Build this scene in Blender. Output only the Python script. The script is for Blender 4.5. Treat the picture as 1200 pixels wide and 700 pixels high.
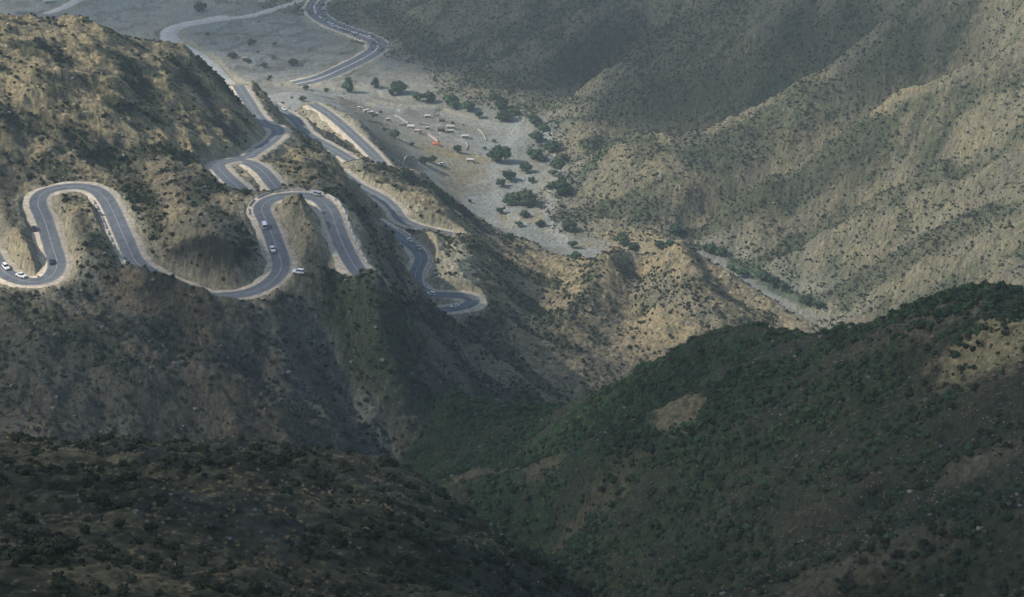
import bpy, bmesh, math, random
import numpy as np
from mathutils import Vector, kdtree, Matrix, noise as mnoise

random.seed(7)
rng = np.random.default_rng(11)
for o in list(bpy.data.objects):
    bpy.data.objects.remove(o, do_unlink=True)
S = bpy.context.scene
COL = S.collection

# ------------------------------------------------------------------ camera
CAM_Z, PITCH, FPX = 480.0, math.radians(24.0), 2240.0      # metres above the wadi, look-down angle, focal length in photo pixels
cd = bpy.data.cameras.new('camera')
cam = bpy.data.objects.new('camera', cd)
COL.objects.link(cam)
cam.location = (0, 0, CAM_Z)
cam.rotation_euler = (math.pi/2 - PITCH, 0, 0)
cd.sensor_fit = 'HORIZONTAL'
cd.sensor_width = 36.0
cd.lens = 36.0*FPX/1200.0
cd.clip_start, cd.clip_end = 1.0, 12000.0
S.camera = cam

# ------------------------------------------------------------------ light
SUN_EL, SUN_AZ = math.radians(43), math.radians(-99)       # azimuth from +Y (view direction), negative = from the left
sun_dir = Vector((math.sin(SUN_AZ)*math.cos(SUN_EL), math.cos(SUN_AZ)*math.cos(SUN_EL), math.sin(SUN_EL)))
W = bpy.data.worlds.new('World')
S.world = W
W.use_nodes = True
nt = W.node_tree
sky = nt.nodes.new('ShaderNodeTexSky')
sky.sky_type = 'NISHITA'
sky.sun_disc = False
sky.sun_elevation = SUN_EL
sky.sun_rotation = SUN_AZ
sky.air_density, sky.dust_density, sky.ozone_density = 1.0, 1.2, 1.0
nt.links.new(sky.outputs[0], nt.nodes['Background'].inputs[0])
nt.nodes['Background'].inputs[1].default_value = 0.12
sl = bpy.data.lights.new('sun', 'SUN')
sl.energy = 3.4
sl.angle = math.radians(0.8)
sl.color = (1.0, 0.93, 0.83)
sun = bpy.data.objects.new('sun', sl)
COL.objects.link(sun)
sun.rotation_euler = sun_dir.to_track_quat('Z', 'Y').to_euler()
sun.location = (0, 0, 3000)
S.view_settings.view_transform = 'Standard'
S.view_settings.look = 'None'
S.view_settings.exposure = 0.52
S.view_settings.gamma = 1.0
S.cycles.max_bounces = 5
S.cycles.diffuse_bounces = 2
S.cycles.volume_bounces = 0
S.cycles.transparent_max_bounces = 48

# ------------------------------------------------------------------ helpers
def ray(px, py):
    """direction through a photo pixel, scaled so that y = 1"""
    u, v = (px-600.0)/FPX, (350.0-py)/FPX
    dy = math.cos(PITCH)+v*math.sin(PITCH)
    dz = -math.sin(PITCH)+v*math.cos(PITCH)
    return u/dy, dz/dy

def atY(px, py, Y):
    a, b = ray(px, py)
    return (a*Y, Y, CAM_Z+b*Y)

def atZ(px, py, z):
    a, b = ray(px, py)
    Y = (z-CAM_Z)/b
    return (a*Y, Y, z)

def project(x, y, z):
    dz = z-CAM_Z
    w = y*math.cos(PITCH)-dz*math.sin(PITCH)
    v = y*math.sin(PITCH)+dz*math.cos(PITCH)
    return 600+FPX*x/w, 350-FPX*v/w

_p = np.random.default_rng(3).permutation(256)
_perm = np.concatenate([_p, _p, _p])
_ang = np.random.default_rng(5).uniform(0, 2*np.pi, 256)
_gx, _gy = np.cos(_ang), np.sin(_ang)

def pn(x, y, seed=0):
    """2-D gradient noise, about -1..1"""
    xi, yi = np.floor(x).astype(np.int64), np.floor(y).astype(np.int64)
    fx, fy = x-xi, y-yi
    u, v = fx*fx*fx*(fx*(fx*6-15)+10), fy*fy*fy*(fy*(fy*6-15)+10)
    def g(ix, iy, dx, dy):
        h = _perm[(_perm[(ix+seed*57) & 255]+iy) & 255]
        return _gx[h]*dx+_gy[h]*dy
    a = g(xi, yi, fx, fy); b = g(xi+1, yi, fx-1, fy)
    c = g(xi, yi+1, fx, fy-1); d = g(xi+1, yi+1, fx-1, fy-1)
    return 1.5*((a+(b-a)*u)+((c+(d-c)*u)-(a+(b-a)*u))*v)

def fbm(x, y, octs=4, seed=0, gain=0.5):
    s, a, f, t = 0, 1.0, 1.0, 0
    for k in range(octs):
        s = s+a*pn(x*f+k*17.3, y*f-k*9.1, seed+k)
        t += a; a *= gain; f *= 2.03
    return s/t

def sstep(a, b, x):
    t = np.clip((x-a)/(b-a), 0, 1)
    return t*t*(3-2*t)

def blur(g, n, times=2):
    for _ in range(times):
        for ax in (0, 1):
            p = np.concatenate([np.repeat(np.take(g, [0], ax), n, ax), g, np.repeat(np.take(g, [-1], ax), n+1, ax)], ax)
            c = np.cumsum(p, ax)
            m = g.shape[ax]
            g = (np.take(c, range(2*n+1, 2*n+1+m), ax)-np.take(c, range(0, m), ax))/(2*n+1) if False else \
                (np.take(c, np.arange(2*n, 2*n+m), ax)-np.take(c, np.arange(0, m), ax))/(2*n)
    return g

def tag(o, label=None, cat=None, group=None, kind=None):
    if label: o['label'] = label
    if cat: o['category'] = cat
    if group: o['group'] = group
    if kind: o['kind'] = kind
    return o

def link(name, me, mat=None, parent=None):
    o = bpy.data.objects.new(name, me)
    COL.objects.link(o)
    if mat: 
        if len(me.materials) == 0: me.materials.append(mat)
    if parent: o.parent = parent
    return o

def np_mesh(name, verts, quads, smooth=True):
    verts = np.asarray(verts, np.float32); quads = np.asarray(quads, np.int32)
    me = bpy.data.meshes.new(name)
    n, k = quads.shape
    me.vertices.add(len(verts)); me.vertices.foreach_set('co', verts.ravel())
    me.loops.add(n*k); me.loops.foreach_set('vertex_index', quads.ravel())
    me.polygons.add(n); me.polygons.foreach_set('loop_start', np.arange(0, n*k, k, dtype=np.int32))
    me.polygons.foreach_set('use_smooth', np.full(n, smooth))
    me.update(calc_edges=True)
    return me

# ------------------------------------------------------------------ the roads: (photo px, photo py, height) -> world
ROADS = {}
ROADS['main'] = dict(half=3.7, sh=(2.5, 2.3), pts=[
    (-60,215,188),(-40,235,187),(-22,268,185),(-8,302,182),(10,323,181),(35,331,181),(58,326,181.5),(67,310,182),(61,288,183),(52,258,185),(44,238,187),
    (52,224,188.5),(85,217.5,189),(112,222,188.5),(127,238,187),(141,268,184.5),(157,303,181.5),(169,312.5,180),(184,326,176.5),(203,334,174.8),(222,341,175.8),(241,346,178),
    (264,346.5,179),(297,341.5,179.5),(321,328,180),(330,311,181),(322,284,183),(313,260,185),(306,244,186.5),(318,232.5,187.5),(345,228,188),
    (370,231,187.5),(386,245,186),(397,275,183),(411,305,180),(428,327,178)])
ROADS['lower'] = dict(half=3.6, sh=(2.6, 2.6), pts=[
    (500,372,83),(515,364,83.5),(532,361.5,84),(548,358,84),(556,352,84),(546,347,84),(522,346,84),(502,344,84),(489,336,84),(487,320,84.5),
    (494,304,85.5),(488,292,86.5),(471,280,87.5),(453,268,88.5),(438,258,89.5)])
ROADS['upper_lower'] = dict(half=3.6, sh=(3.2, 2.4), pts=[
    (396,200,94),(408,209,93.5),(422,219,92.5),(446,231,91),(462,244,89.5),(470,257,87),(490,266,84),(515,272,81),(531,276,79),(536,281,78)])
ROADS['ledge'] = dict(half=3.6, sh=(2.5, 2.5), pts=[
    (366,122,78),(381,131,77),(400,146,76),(424,168,74.5),(441,185,73),(452,199,71),(463,214,68)])
ROADS['cutting'] = dict(half=3.6, sh=(2.5, 2.5), pts=[
    (318,122,99),(330,130,98),(346,140,97),(355,152,95.5),(363,160,95),(376,167,95),(394,177,95),(412,188,94.5)])
ROADS['saddle'] = dict(half=3.6, sh=(2.5, 2.5), pts=[
    (279,100,122),(285,110,124),(291,119,126),(300,134,130),(311,146,136),(322,149,139),(326,155,142),(318,165,147),(302,176,153),(288,185,158),(270,188,162),
    (255,193,166),(263,205,169),(279,219,172),(290,231,173)])
ROADS['spur'] = dict(half=3.6, sh=(2.5, 2.5), pts=[
    (279,188.5,160.5),(293,191,163),(308,201,166),(318,213,168),(326,222,170)])
ROADS['highway'] = dict(half=8.0, sh=(2.5, 2.5), pts=[
    (392,-18,0.6),(374,0,0.6),(368,10,0.6),(376,21,0.6),(398,32,0.6),(424,41,0.6),(440,48,0.6),(442,57,0.6),(428,67,0.6),(402,80,0.6),(374,92,0.6),(345,99,0.6)])
ROADS['track'] = dict(half=4.0, sh=(1, 1), dirt=True, pts=[
    (352,0,0.5),(300,17,0.5),(262,22,0.5),(222,29,0.5)])
ROADS['broad_track'] = dict(half=7.5, sh=(1, 1), dirt=True, pts=[
    (268,20,0.6),(236,25,0.6),(206,32,0.6),(197,41,0.6),(206,51,0.6),(226,63,0.6),(244,76,0.6),(262,96,0.6),(280,112,0.6)])
ROADS['far_track'] = dict(half=5.0, sh=(1, 1), dirt=True, pts=[
    (112,-12,0.5),(84,4,0.5),(58,15,0.5),(32,24,0.5)])

def catmull(P, step):
    P = np.asarray(P, float)
    out = []
    n = len(P)
    for i in range(n-1):
        p0, p1, p2, p3 = P[max(i-1, 0)], P[i], P[i+1], P[min(i+2, n-1)]
        k = max(2, int(np.linalg.norm(p2-p1)/step*1.5))
        t = np.linspace(0, 1, k, endpoint=False)[:, None]
        out.append(0.5*((2*p1)+(-p0+p2)*t+(2*p0-5*p1+4*p2-p3)*t*t+(-p0+3*p1-3*p2+p3)*t**3))
    out.append(P[-1:])
    Q = np.concatenate(out)
    d = np.concatenate([[0], np.cumsum(np.linalg.norm(np.diff(Q[:, :2], axis=0), axis=1))])
    s = np.arange(0, d[-1], step)
    Q = np.stack([np.interp(s, d, Q[:, k]) for k in range(3)], 1)
    return Q

for r in ROADS.values():
    Q = catmull([atZ(*p) for p in r['pts']], 1.5)
    for _ in range(6):                                   # ease the bends and grades
        Q[1:-1] = 0.25*Q[:-2]+0.5*Q[1:-1]+0.25*Q[2:]
    zs = Q[:, 2].copy()
    for _ in range(60):
        zs[1:-1] = 0.25*zs[:-2]+0.5*zs[1:-1]+0.25*zs[2:]
    Q[:, 2] = zs
    r['line'] = Q

# ------------------------------------------------------------------ relief: crest, slope and floor lines of the valley
CT = []      # (x, y, z, region)
def ln(reg, *pts, dens=35.0):
    P = [atY(*p) for p in pts]
    for a, b in zip(P[:-1], P[1:]):
        L = math.dist(a[:2], b[:2]); k = max(1, int(L/dens))
        for j in range(k):
            t = j/k
            CT.append((a[0]+(b[0]-a[0])*t, a[1]+(b[1]-a[1])*t, a[2]+(b[2]-a[2])*t, reg))
    CT.append((*P[-1], reg))
def fl(reg, *pts, dens=60.0):
    ln(reg, *[(p[0], p[1], atZ(p[0], p[1], p[2] if len(p) > 2 else 0.0)[1]) for p in pts], dens=dens)
def wp(reg, *pts):
    for p in pts: CT.append((*p, reg))

# A: near shoulder at lower left
ln('A', (-260,530,220),(-120,522,226),(0,520,230),(100,528,235),(170,530,237),(250,541,243),(310,537,250),(370,531,256),(430,541,266),(470,547,272),(530,588,272),(600,648,258),(660,700,246),(720,760,235))
ln('A', (-200,600,180),(0,600,185),(200,600,192),(400,600,216),(500,620,232))
ln('A', (-200,650,148),(0,650,152),(110,658,152),(200,688,150),(300,720,150))
ln('A', (300,660,180),(450,680,200),(560,690,215))
ln('A', (-100,720,128),(100,740,135),(400,760,150))
wp('A', (-120,10,455),(-60,10,463),(-20,10,463),(5,10,463),(30,10,462),(80,10,462),(150,10,460),(-90,60,425),(-40,60,428),(0,60,426),(40,62,425),(90,70,430),(-60,105,402),(0,110,393),(50,110,395),(100,110,405),(-120,-60,480),(0,-60,486),(120,-60,484))
wp('A', (6.5,27,459.8),(12,27,459.5),(0,30,457))
# ravine behind A
wp('C', (-330,560,215),(-240,548,172),(-170,545,142),(-110,560,128),(-60,585,118))
wp('A', (-200,420,262),(-120,400,258),(-60,410,245),(-5,400,240))
wp('G', (-20,560,150),(0,500,180),(10,440,205),(22,385,222),(30,330,250),(60,260,270))
# G: the long green ridge at right and its near face
ln('G', (505,464,622),(540,482,612),(590,487,598),(640,487,580),(690,461,558),(740,436,538),(790,408,512),(820,396,502),(870,404,484),(920,405,468),(980,394,452),(1020,378,440),(1050,364,431),(1100,345,420),(1130,352,408),(1165,366,395),(1200,378,384),(1300,400,360),(1420,420,340))
ln('G', (480,552,625),(500,520,620))
ln('G', (560,530,590),(600,505,575),(700,500,520),(790,470,480),(900,468,430),(1050,450,388),(1200,450,352),(1350,460,330))
ln('G', (520,562,570),(570,552,540))
ln('G', (534,574,522),(570,557,500),(605,543,482),(640,546,462),(690,536,446),(740,530,438),(800,540,420),(900,540,390),(1050,550,348),(1200,550,312),(1350,560,290))
ln('G', (640,600,452),(700,620,420),(850,620,370),(1000,620,322),(1200,620,277),(1350,620,255))
ln('G', (720,700,372),(850,700,322),(1000,700,282),(1200,700,242),(1350,700,220))
ln('G', (900,760,275),(1050,760,245),(1250,760,215))
# the deep valley behind the green ridge
wp('G', (-20,690,118),(30,725,82),(75,690,72),(130,660,75),(190,620,95),(260,570,120),(330,520,150))
wp('V', (178,970,1),(155,880,6),(130,800,18)); wp('M', (235,850,32),(270,770,55),(300,690,140),(420,640,170)); wp('G', (60,790,40),(95,740,34))
# C: the shaded slope under the hairpins
ln('C', (-200,350,640),(0,346,672),(60,342,676),(120,338,682))
ln('C', (-200,400,620),(0,400,652)); ln('C', (-200,450,605),(0,450,628),(90,440,634)); ln('C', (-200,500,590),(0,500,605),(120,500,612),(240,520,617))
ln('C', (60,346,671),(130,375,656),(200,408,641),(270,440,631),(330,480,624),(360,520,621),dens=20)
ln('C', (82,338,682),(115,352,676),(150,374,669),(220,410,660),(300,450,654),(370,486,650),(430,528,647),dens=20)
ln('C', (180,352,667),(200,352,666),(225,362,662),(270,384,658),(330,420,655),(390,470,649),(440,520,646),dens=25)
ln('C', (330,352,674),(365,395,676),(410,450,670),(462,541,648),dens=25)
ln('C', (392,362,700),(430,408,706),(470,455,702),(500,500,692),dens=20)
ln('C', (98,312,700),(120,306,701),(145,309,699),(165,311,694),(178,303,684),(190,302,679),(203,306,676),(216,315,673),(227,329,669),(236,344,667),dens=8)
ln('C', (352,326,684),(368,318,690),(390,316,693),(410,316,688),(420,317,682),(432,322,678),(446,334,677),(456,346,688),(470,362,704),(500,392,730),(540,412,775))
ln('C', (520,450,720),(560,440,765),(600,455,800))
ln('C', (560,376,880),(600,380,880),(600,410,850))
ln('C', (500,386,790),(468,358,742),(444,330,732),(431,296,752),(420,262,780),(408,226,815),(396,208,845))
ln('C', (420,245,780),(440,290,728))
# spur between the hairpins, its cut face
ln('C', (196,310,709),(222,296,702),(252,289,697),(278,294,694),(297,305,692),dens=12)
ln('C', (140,222,792),(180,202,806),(220,204,796),(255,222,776),(275,250,745),(285,275,718))
ln('C', (190,250,745),(230,255,728))
# inside the hairpins
ln('C', (92,240,742),(95,270,706),(110,292,694))
ln('C', (345,243,738),(355,268,712),(368,300,686))
ln('C', (0,262,720),(22,285,704)); ln('C', (5,225,770),(20,240,750))
# E: the sunny hill at top left
ln('C', (-250,0,860),(-100,8,900),(0,22,925),(60,26,940),(100,28,950),(150,42,965),(200,55,975),(240,72,985),(262,92,985),(280,122,985),(300,150,975),(308,162,955))
ln('C', (-200,80,830),(0,80,860),(100,90,880),(200,110,915),(260,130,945))
ln('C', (-200,140,800),(0,140,815),(100,150,830),(200,165,860),(250,180,875))
ln('C', (-150,190,790),(0,190,795),(80,200,800),(140,190,822),(200,190,826),(240,196,835))
# behind E
wp('V', (-420,1150,60),(-300,1160,40),(-200,1170,28),(-130,1180,22))
# slopes between the hairpins and the valley
ln('C', (335,190,885),(360,205,860),(385,222,830)); ln('C', (345,170,960),(380,190,940),(400,196,960))
ln('C', (420,200,1040),(450,215,1020),(470,225,1010),(500,240,1000),(540,270,985))
ln('C', (452,197,1095),(480,203,1090),(510,218,1080),(540,250,1070),(562,273,1065))
ln('C', (470,268,962),(500,276,955),(530,286,948))
ln('C', (505,300,930),(540,300,935),(560,290,960)); ln('C', (510,335,900),(545,335,895),(575,345,890))
ln('C', (470,300,905),(462,320,870))
# H: the small hills before the wadi
ln('H', (575,290,1010),(610,306,1018),(640,315,1012),(670,319,1008),(697,307,1008),(714,283,1004),(730,294,1004),(750,316,1000),(772,303,998),(792,273,992),(812,298,988),(845,317,982),(880,337,974),(915,357,966),(962,382,952),dens=12)
ln('H', (714,283,1004),(709,305,986),(697,333,964),(668,368,928),(640,400,900),dens=14)
ln('H', (792,273,992),(802,303,968),(816,336,944),(842,368,922),(862,392,912),dens=14)
ln('H', (640,315,1012),(628,332,982),(612,350,950),(600,385,900),dens=20)
ln('H', (750,316,1000),(746,334,994),(740,360,966),(730,395,930),(715,420,900),dens=16)
ln('H', (678,323,1003),(664,335,984),(645,365,946),(625,395,905),dens=16)
ln('H', (835,325,980),(865,350,962),(905,372,948),dens=16)
ln('H', (640,440,850),(700,440,872))
# V: the valley floor
fl('V', (-500,-20),(-200,-5),(0,5),(150,15),(250,40),(300,70),(330,100),(300,105,12)) 
fl('V', (350,40),(400,60),(450,75),(500,100),(560,125),(620,150),(630,200),(640,250),(680,280),(740,290),(800,288),(850,304),(885,321),(925,346),(968,374)); fl('V', (715,298),(760,299),(830,307),(872,325),(905,345),(950,373),dens=20)
fl('V', (400,100),(450,120),(500,140),(560,160),(590,200),(570,235),(600,260))
fl('V', (400,118,22),(440,140,24),(470,165,22),(500,185,16),(530,215,8)); fl('V', (345,110,45),(395,125,48),(430,150,48),(452,175,46),(475,200,40))
fl('V', (570,262,0),(600,275,0),(640,285,0),(690,287,0))
fl('V', (100,-60),(300,-60),(420,-60),(300,-30))
wp('V', (-700,2200,40),(-300,2300,10),(0,2300,10),(200,2300,40),(-700,2900,60),(-200,2900,40),(300,2900,80),(-900,1700,120),(-620,1500,90))
# M: the mountain wall at right
fl('M', (432,-2,0),(480,62,0),(530,98,0),(565,116,0),(620,118,0),(648,132,0),(672,165,0),(682,190,0),(664,235,0),(662,262,0),(700,272,0),(770,268,0),(815,279,0),(868,299,0),(930,333,0),(990,372,0))
ln('M', (520,0,1660),(600,0,1640),(690,0,1600)); ln('M', (540,50,1590),(600,50,1570),(660,60,1545),(720,30,1560))
# first spur, and the bed behind it
ln('M', (648,128,1432),(680,105,1448),(700,90,1455),(750,50,1475),(800,15,1490),(840,-20,1500))
ln('M', (700,124,1496),(750,86,1515),(800,52,1530))
ln('M', (690,160,1365),(700,130,1400),(760,110,1390),(830,70,1390),(900,20,1392))
# second spur
ln('M', (684,178,1345),(720,163,1318),(752,153,1296),(810,156,1288),(880,128,1285),(940,93,1290),(1000,52,1295),(1050,10,1300),(1090,-25,1305))
ln('M', (722,186,1358),(752,182,1338),(810,188,1328),(880,161,1322),(940,127,1324),(1000,86,1332),(1050,44,1336))
ln('M', (690,230,1250),(750,215,1238),(800,225,1216),(860,190,1236),(940,140,1246),(1040,60,1258),(1120,-10,1262))
# third spur, the long lit one
ln('M', (808,264,1182),(850,235,1191),(900,204,1189),(960,169,1190),(1000,143,1192),(1050,105,1199),(1100,90,1187),(1140,74,1181),(1200,18,1199),(1260,-40,1215))
ln('M', (812,280,1198),(850,263,1214),(900,236,1217),(960,204,1221),(1000,179,1223),(1050,141,1231),(1100,126,1219),(1140,111,1215))
ln('M', (892,286,1150),(940,240,1170),(1010,205,1165),(1080,170,1160),(1200,100,1160))
ln('M', (918,298,1122),(960,268,1122),(1020,225,1128),(1100,190,1117),(1200,130,1118),(1300,60,1120))
ln('M', (938,302,1137),(990,271,1143),(1050,235,1146),(1110,209,1143))
ln('M', (972,343,1066),(1020,300,1081),(1100,255,1078),(1200,200,1076))
ln('M', (1000,362,1038),(1040,315,1048),(1100,280,1045),(1200,230,1038),(1320,160,1040))
ln('M', (1060,380,993),(1120,330,1006),(1200,300,992),(1300,280,960)); ln('M', (1150,362,965),(1200,345,954))
wp('M', (480,1500,330),(420,1250,250),(330,1750,220),(560,1000,260),(560,800,230),(620,600,250),(700,1500,500),(200,1850,130),(450,2100,350),(500,2900,400),(900,1200,600),(800,700,400),(160,1800,95))
wp('C', (-520,800,330),(-600,650,300),(-520,500,330),(-480,300,430),(-400,150,450),(-560,1000,290),(-430,1000,245),(-900,900,420),(-900,300,560))
wp('G', (420,420,330),(480,250,420),(420,100,460),(250,150,410),(200,80,440),(620,300,470))
for r in ROADS.values():
    if r['line'][0, 2] > 3:
        for q in r['line'][::14]: CT.append((q[0], q[1], q[2], 'C'))

ctp = np.array([c[:3] for c in CT]); ctr = [c[3] for c in CT]
keep, seen = [], set()
for i, p in enumerate(ctp):                               # thin out points that fall together
    k = (round(p[0]/5), round(p[1]/5))
    if k not in seen: seen.add(k); keep.append(i)
ctp = ctp[keep]; ctr = np.array([ctr[i] for i in keep])
REG = ['A', 'G', 'C', 'H', 'V', 'M']
N = len(ctp)
C0 = 9.0
Dm = np.sqrt(((ctp[:, None, :2]-ctp[None, :, :2])**2).sum(-1)+C0*C0)
sc_ = 1000.0
Pm = np.concatenate([np.ones((N, 1)), ctp[:, :2]/sc_], 1)
Am = np.zeros((N+3, N+3))
Am[:N, :N] = Dm/sc_-np.eye(N)*0.0015
Am[:N, N:] = Pm; Am[N:, :N] = Pm.T
wts = np.linalg.solve(Am, np.concatenate([ctp[:, 2], [0, 0, 0]]))
GX0, GX1, GY0, GY1, GS = -1150.0, 1150.0, -80.0, 3000.0, 5.0
gx = np.arange(GX0, GX1+GS, GS); gy = np.arange(GY0, GY1+GS, GS)
HX, HY = np.meshgrid(gx, gy)
H0 = np.empty(HX.size); RG = np.empty(HX.size, np.int32)
ridx = np.array([REG.index(r) for r in ctr])
fx_, fy_ = HX.ravel(), HY.ravel()
wx = fx_+14*pn(fx_/45, fy_/45, 40); wy = fy_+14*pn(fx_/45, fy_/45, 41)
c32 = ctp.astype(np.float32)
for i in range(0, HX.size, 20000):
    sl_ = slice(i, i+20000)
    d2 = (fx_[sl_, None].astype(np.float32)-c32[None, :, 0])**2+(fy_[sl_, None].astype(np.float32)-c32[None, :, 1])**2
    H0[sl_] = (np.sqrt(d2+C0*C0)/sc_).astype(np.float64)@wts[:N]+wts[N]+wts[N+1]*fx_[sl_]/sc_+wts[N+2]*fy_[sl_]/sc_
    RG[sl_] = ridx[np.argmin(d2, 1)]
H0 = H0.reshape(HX.shape); RG = RG.reshape(HX.shape)
RW = np.stack([blur((RG == k).astype(float), 4) for k in range(6)])
RW /= RW.sum(0)
flat = np.minimum(blur(RW[4], 3), 1)
H0 = np.where(RG == 4, np.maximum(H0, -2.0), H0)
Hs = blur(H0, 4)                                         # smooth copy: gives the fall direction of the large slopes
GYd, GXd = np.gradient(Hs, GS)

def samp(G, x, y):
    i = np.clip((x-GX0)/GS, 0, G.shape[-1]-1.001); j = np.clip((y-GY0)/GS, 0, G.shape[-2]-1.001)
    a, b = i.astype(int), j.astype(int); f, g = i-a, j-b
    return (G[..., b, a]*(1-f)+G[..., b, a+1]*f)*(1-g)+(G[..., b+1, a]*(1-f)+G[..., b+1, a+1]*f)*g

def cubic(G, x, y):
    """smooth (Catmull-Rom) sample of the grid"""
    i = np.clip((x-GX0)/GS, 1, G.shape[1]-3.001); j = np.clip((y-GY0)/GS, 1, G.shape[0]-3.001)
    a, b = i.astype(int), j.astype(int); f, g = i-a, j-b
    def w(t): return (-.5*t+t*t-.5*t**3, 1-2.5*t*t+1.5*t**3, .5*t+2*t*t-1.5*t**3, -.5*t*t+.5*t**3)
    wf, wg = w(f), w(g)
    s = 0
    for m in range(4):
        r = 0
        for n in range(4): r = r+wf[n]*G[b+m-1, a+n-1]
        s = s+wg[m]*r
    return s

# roads in a kd tree, carved as level benches with cut and fill banks
rpts = []
for nm, r in ROADS.items():
    for q in r['line']: rpts.append((q[0], q[1], q[2], r['half']+max(r['sh'])+0.6, 1 if r.get('dirt') else 0))
rarr = np.array(rpts)
kd = kdtree.KDTree(len(rpts))
for i, q in enumerate(rpts): kd.insert((q[0], q[1], 0), i)
kd.balance()
near = np.zeros(HX.shape, bool)
for q in rpts[::3]:
    a, b = int((q[0]-GX0)/GS), int((q[1]-GY0)/GS)
    near[max(b-8, 0):b+9, max(a-8, 0):a+9] = True

NDIR = 8
def height(x, y, detail=True):
    """ground height and helper fields for arrays of world x, y"""
    h = cubic(H0, x, y)
    rw = samp(RW, x, y)
    gxs, gys = samp(GXd, x, y), samp(GYd, x, y)
    slope = np.hypot(gxs, gys)
    fdir = np.arctan2(gys, gxs)
    gul = np.zeros_like(h); gul2 = np.zeros_like(h); ws = np.zeros_like(h)
    wx, wy = x+12*fbm(x/40, y/40, 2, 60), y+12*fbm(x/40, y/40, 2, 61)
    for k in range(NDIR):
        th = math.pi*k/NDIR
        d = np.cos(fdir-th)**2
        w = np.clip(d-0.70, 0, 1)**2
        m = w > 1e-4
        if not m.any(): continue
        a = wx[m]*math.cos(th)+wy[m]*math.sin(th); c = -wx[m]*math.sin(th)+wy[m]*math.cos(th)
        gul[m] += w[m]*(np.abs(pn(c/48, a/85, 10+k))*1.3)
        gul2[m] += w[m]*(np.abs(pn(c/17, a/34, 30+k))*1.3)
        ws[m] += w[m]
    gul /= np.maximum(ws, 1e-4); gul2 /= np.maximum(ws, 1e-4)      # 0 in the gully beds, about 0.5 on the ribs
    sf = sstep(0.08, 0.45, slope)
    #                A     G     C     H     V     M
    big = (rw*np.array([0.0, 3.8, 3.6, 1.2, 0.0, 6.5])[:, None]).sum(0)
    mid = (rw*np.array([0.8, 2.4, 2.2, 1.8, 0.1, 2.6])[:, None]).sum(0)
    fin = (rw*np.array([1.1, 1.0, 1.45, 1.35, 0.16, 1.8])[:, None]).sum(0)
    sf = sf*(1-(rw[3]+rw[5])*(1-sstep(2, 30, h)))
    h = h+sf*(big*(gul-0.38)+mid*(gul2-0.38))
    h = h+sf*fin*(2.2+2.0*rw[2]-1.2*rw[3])*fbm(x/26, y/26, 3, 65)
    xh, yh = x+.5*h, y+1.0*h
    h = h+fin*fbm(xh/9, yh/9, 4, 70)*1.3
    rough = fbm(xh/2.2, yh/2.2, 3, 80)
    h = h+fin*0.70*rough
    ledge = fbm(x/26+3, y/26, 3, 90)
    led = np.clip(ledge, 0, 1)*(1+.5*pn(x/6, y/6, 95))
    h = h+(rw[2]*5.5+rw[0]*2.4+rw[1]*1.8+rw[5]*3.5+rw[3]*1.6)*led*sstep(.1, .4, slope)
    h = h+rw[4]*sstep(1280, 1420, y)*sstep(0, -80, x)*1.6*(sstep(-.04, .04, fbm(x/70, y/45, 3, 150))+sstep(.16, .22, fbm(x/60, y/40, 3, 151)))
    h = h+rw[0]*sstep(110, 150, y)*2.2*fbm(x/19, y/19, 3, 66)
    low = rw[2]*(1-sstep(690, 715, y-.12*x))*sstep(590, 615, y)
    h = h+low*(2.6*(np.abs(fbm((x*.75+y*.7)/15, (x*.7-y*.75)/80, 3, 171))*2-.5)+.7*fbm((x*.75+y*.7)/5, (x*.7-y*.75)/30, 2, 172))
    rd = np.full(x.shape, 99.0)
    a = np.clip(((x-GX0)/GS).astype(int), 0, near.shape[1]-1); b = np.clip(((y-GY0)/GS).astype(int), 0, near.shape[0]-1)
    idx = np.nonzero(near[b, a])[0]
    if len(idx):
        ii = np.empty(len(idx), int); dd = np.empty(len(idx))
        xs, ys = x[idx], y[idx]
        for n in range(len(idx)):
            _, i, d = kd.find((xs[n], ys[n], 0)); ii[n] = i; dd[n] = d
        rz, rw_, dirt = rarr[ii, 2], rarr[ii, 3], rarr[ii, 4]
        e = np.maximum(dd-rw_, 0)
        hh = h[idx]
        cutslope = 1.55+0.5*pn(xs/14, ys/14, 44); fill = 0.85+0.25*pn(xs/14, ys/14, 45)
        lo = rz-0.35-fill*e; hi = rz-0.35+cutslope*e
        up = np.maximum(lo-hh, 0)*(1-sstep(5, 16, e)); dn = np.maximum(hh-hi, 0)*(1-sstep(9, 24, e))
        hh = hh+up-dn
        h[idx] = hh
        rd[idx] = dd-rw_
    return h, rw, slope, gul, gul2, rd, rough

def ground(x, y):
    return float(height(np.array([float(x)]), np.array([float(y)]))[0][0])

# ------------------------------------------------------------------ terrain sheet (finer near, coarser far)
az = np.concatenate([np.linspace(-30, -15.8, 60, endpoint=False), np.linspace(-15.8, 15.8, 890), np.linspace(15.8, 30, 61)[1:]])
taz = np.tan(np.radians(az))
ys_ = np.arange(118, 1950, 1.0)
den = np.zeros(len(ys_))
for t_ in np.tan(np.radians(np.linspace(-15, 15, 31))):
    hz_ = cubic(H0, t_*ys_, ys_)
    v_ = np.maximum.accumulate((hz_-CAM_Z)/ys_)
    den += np.minimum(np.gradient(v_), .006)+.25*np.clip(np.gradient((hz_-CAM_Z)/ys_), 0, .006)
den = np.convolve(np.pad(den, 8, 'edge'), np.ones(17)/17, 'valid')
den = den/den.sum()+.35/len(ys_)*(600/(ys_+200))
cdf = np.cumsum(den); cdf = (cdf-cdf[0])/(cdf[-1]-cdf[0])
yy = np.concatenate([np.linspace(-40, 118, 60, endpoint=False), np.interp(np.linspace(0, 1, 1380), cdf, ys_), np.exp(np.linspace(math.log(1950), math.log(2980), 30))[1:]])
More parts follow.
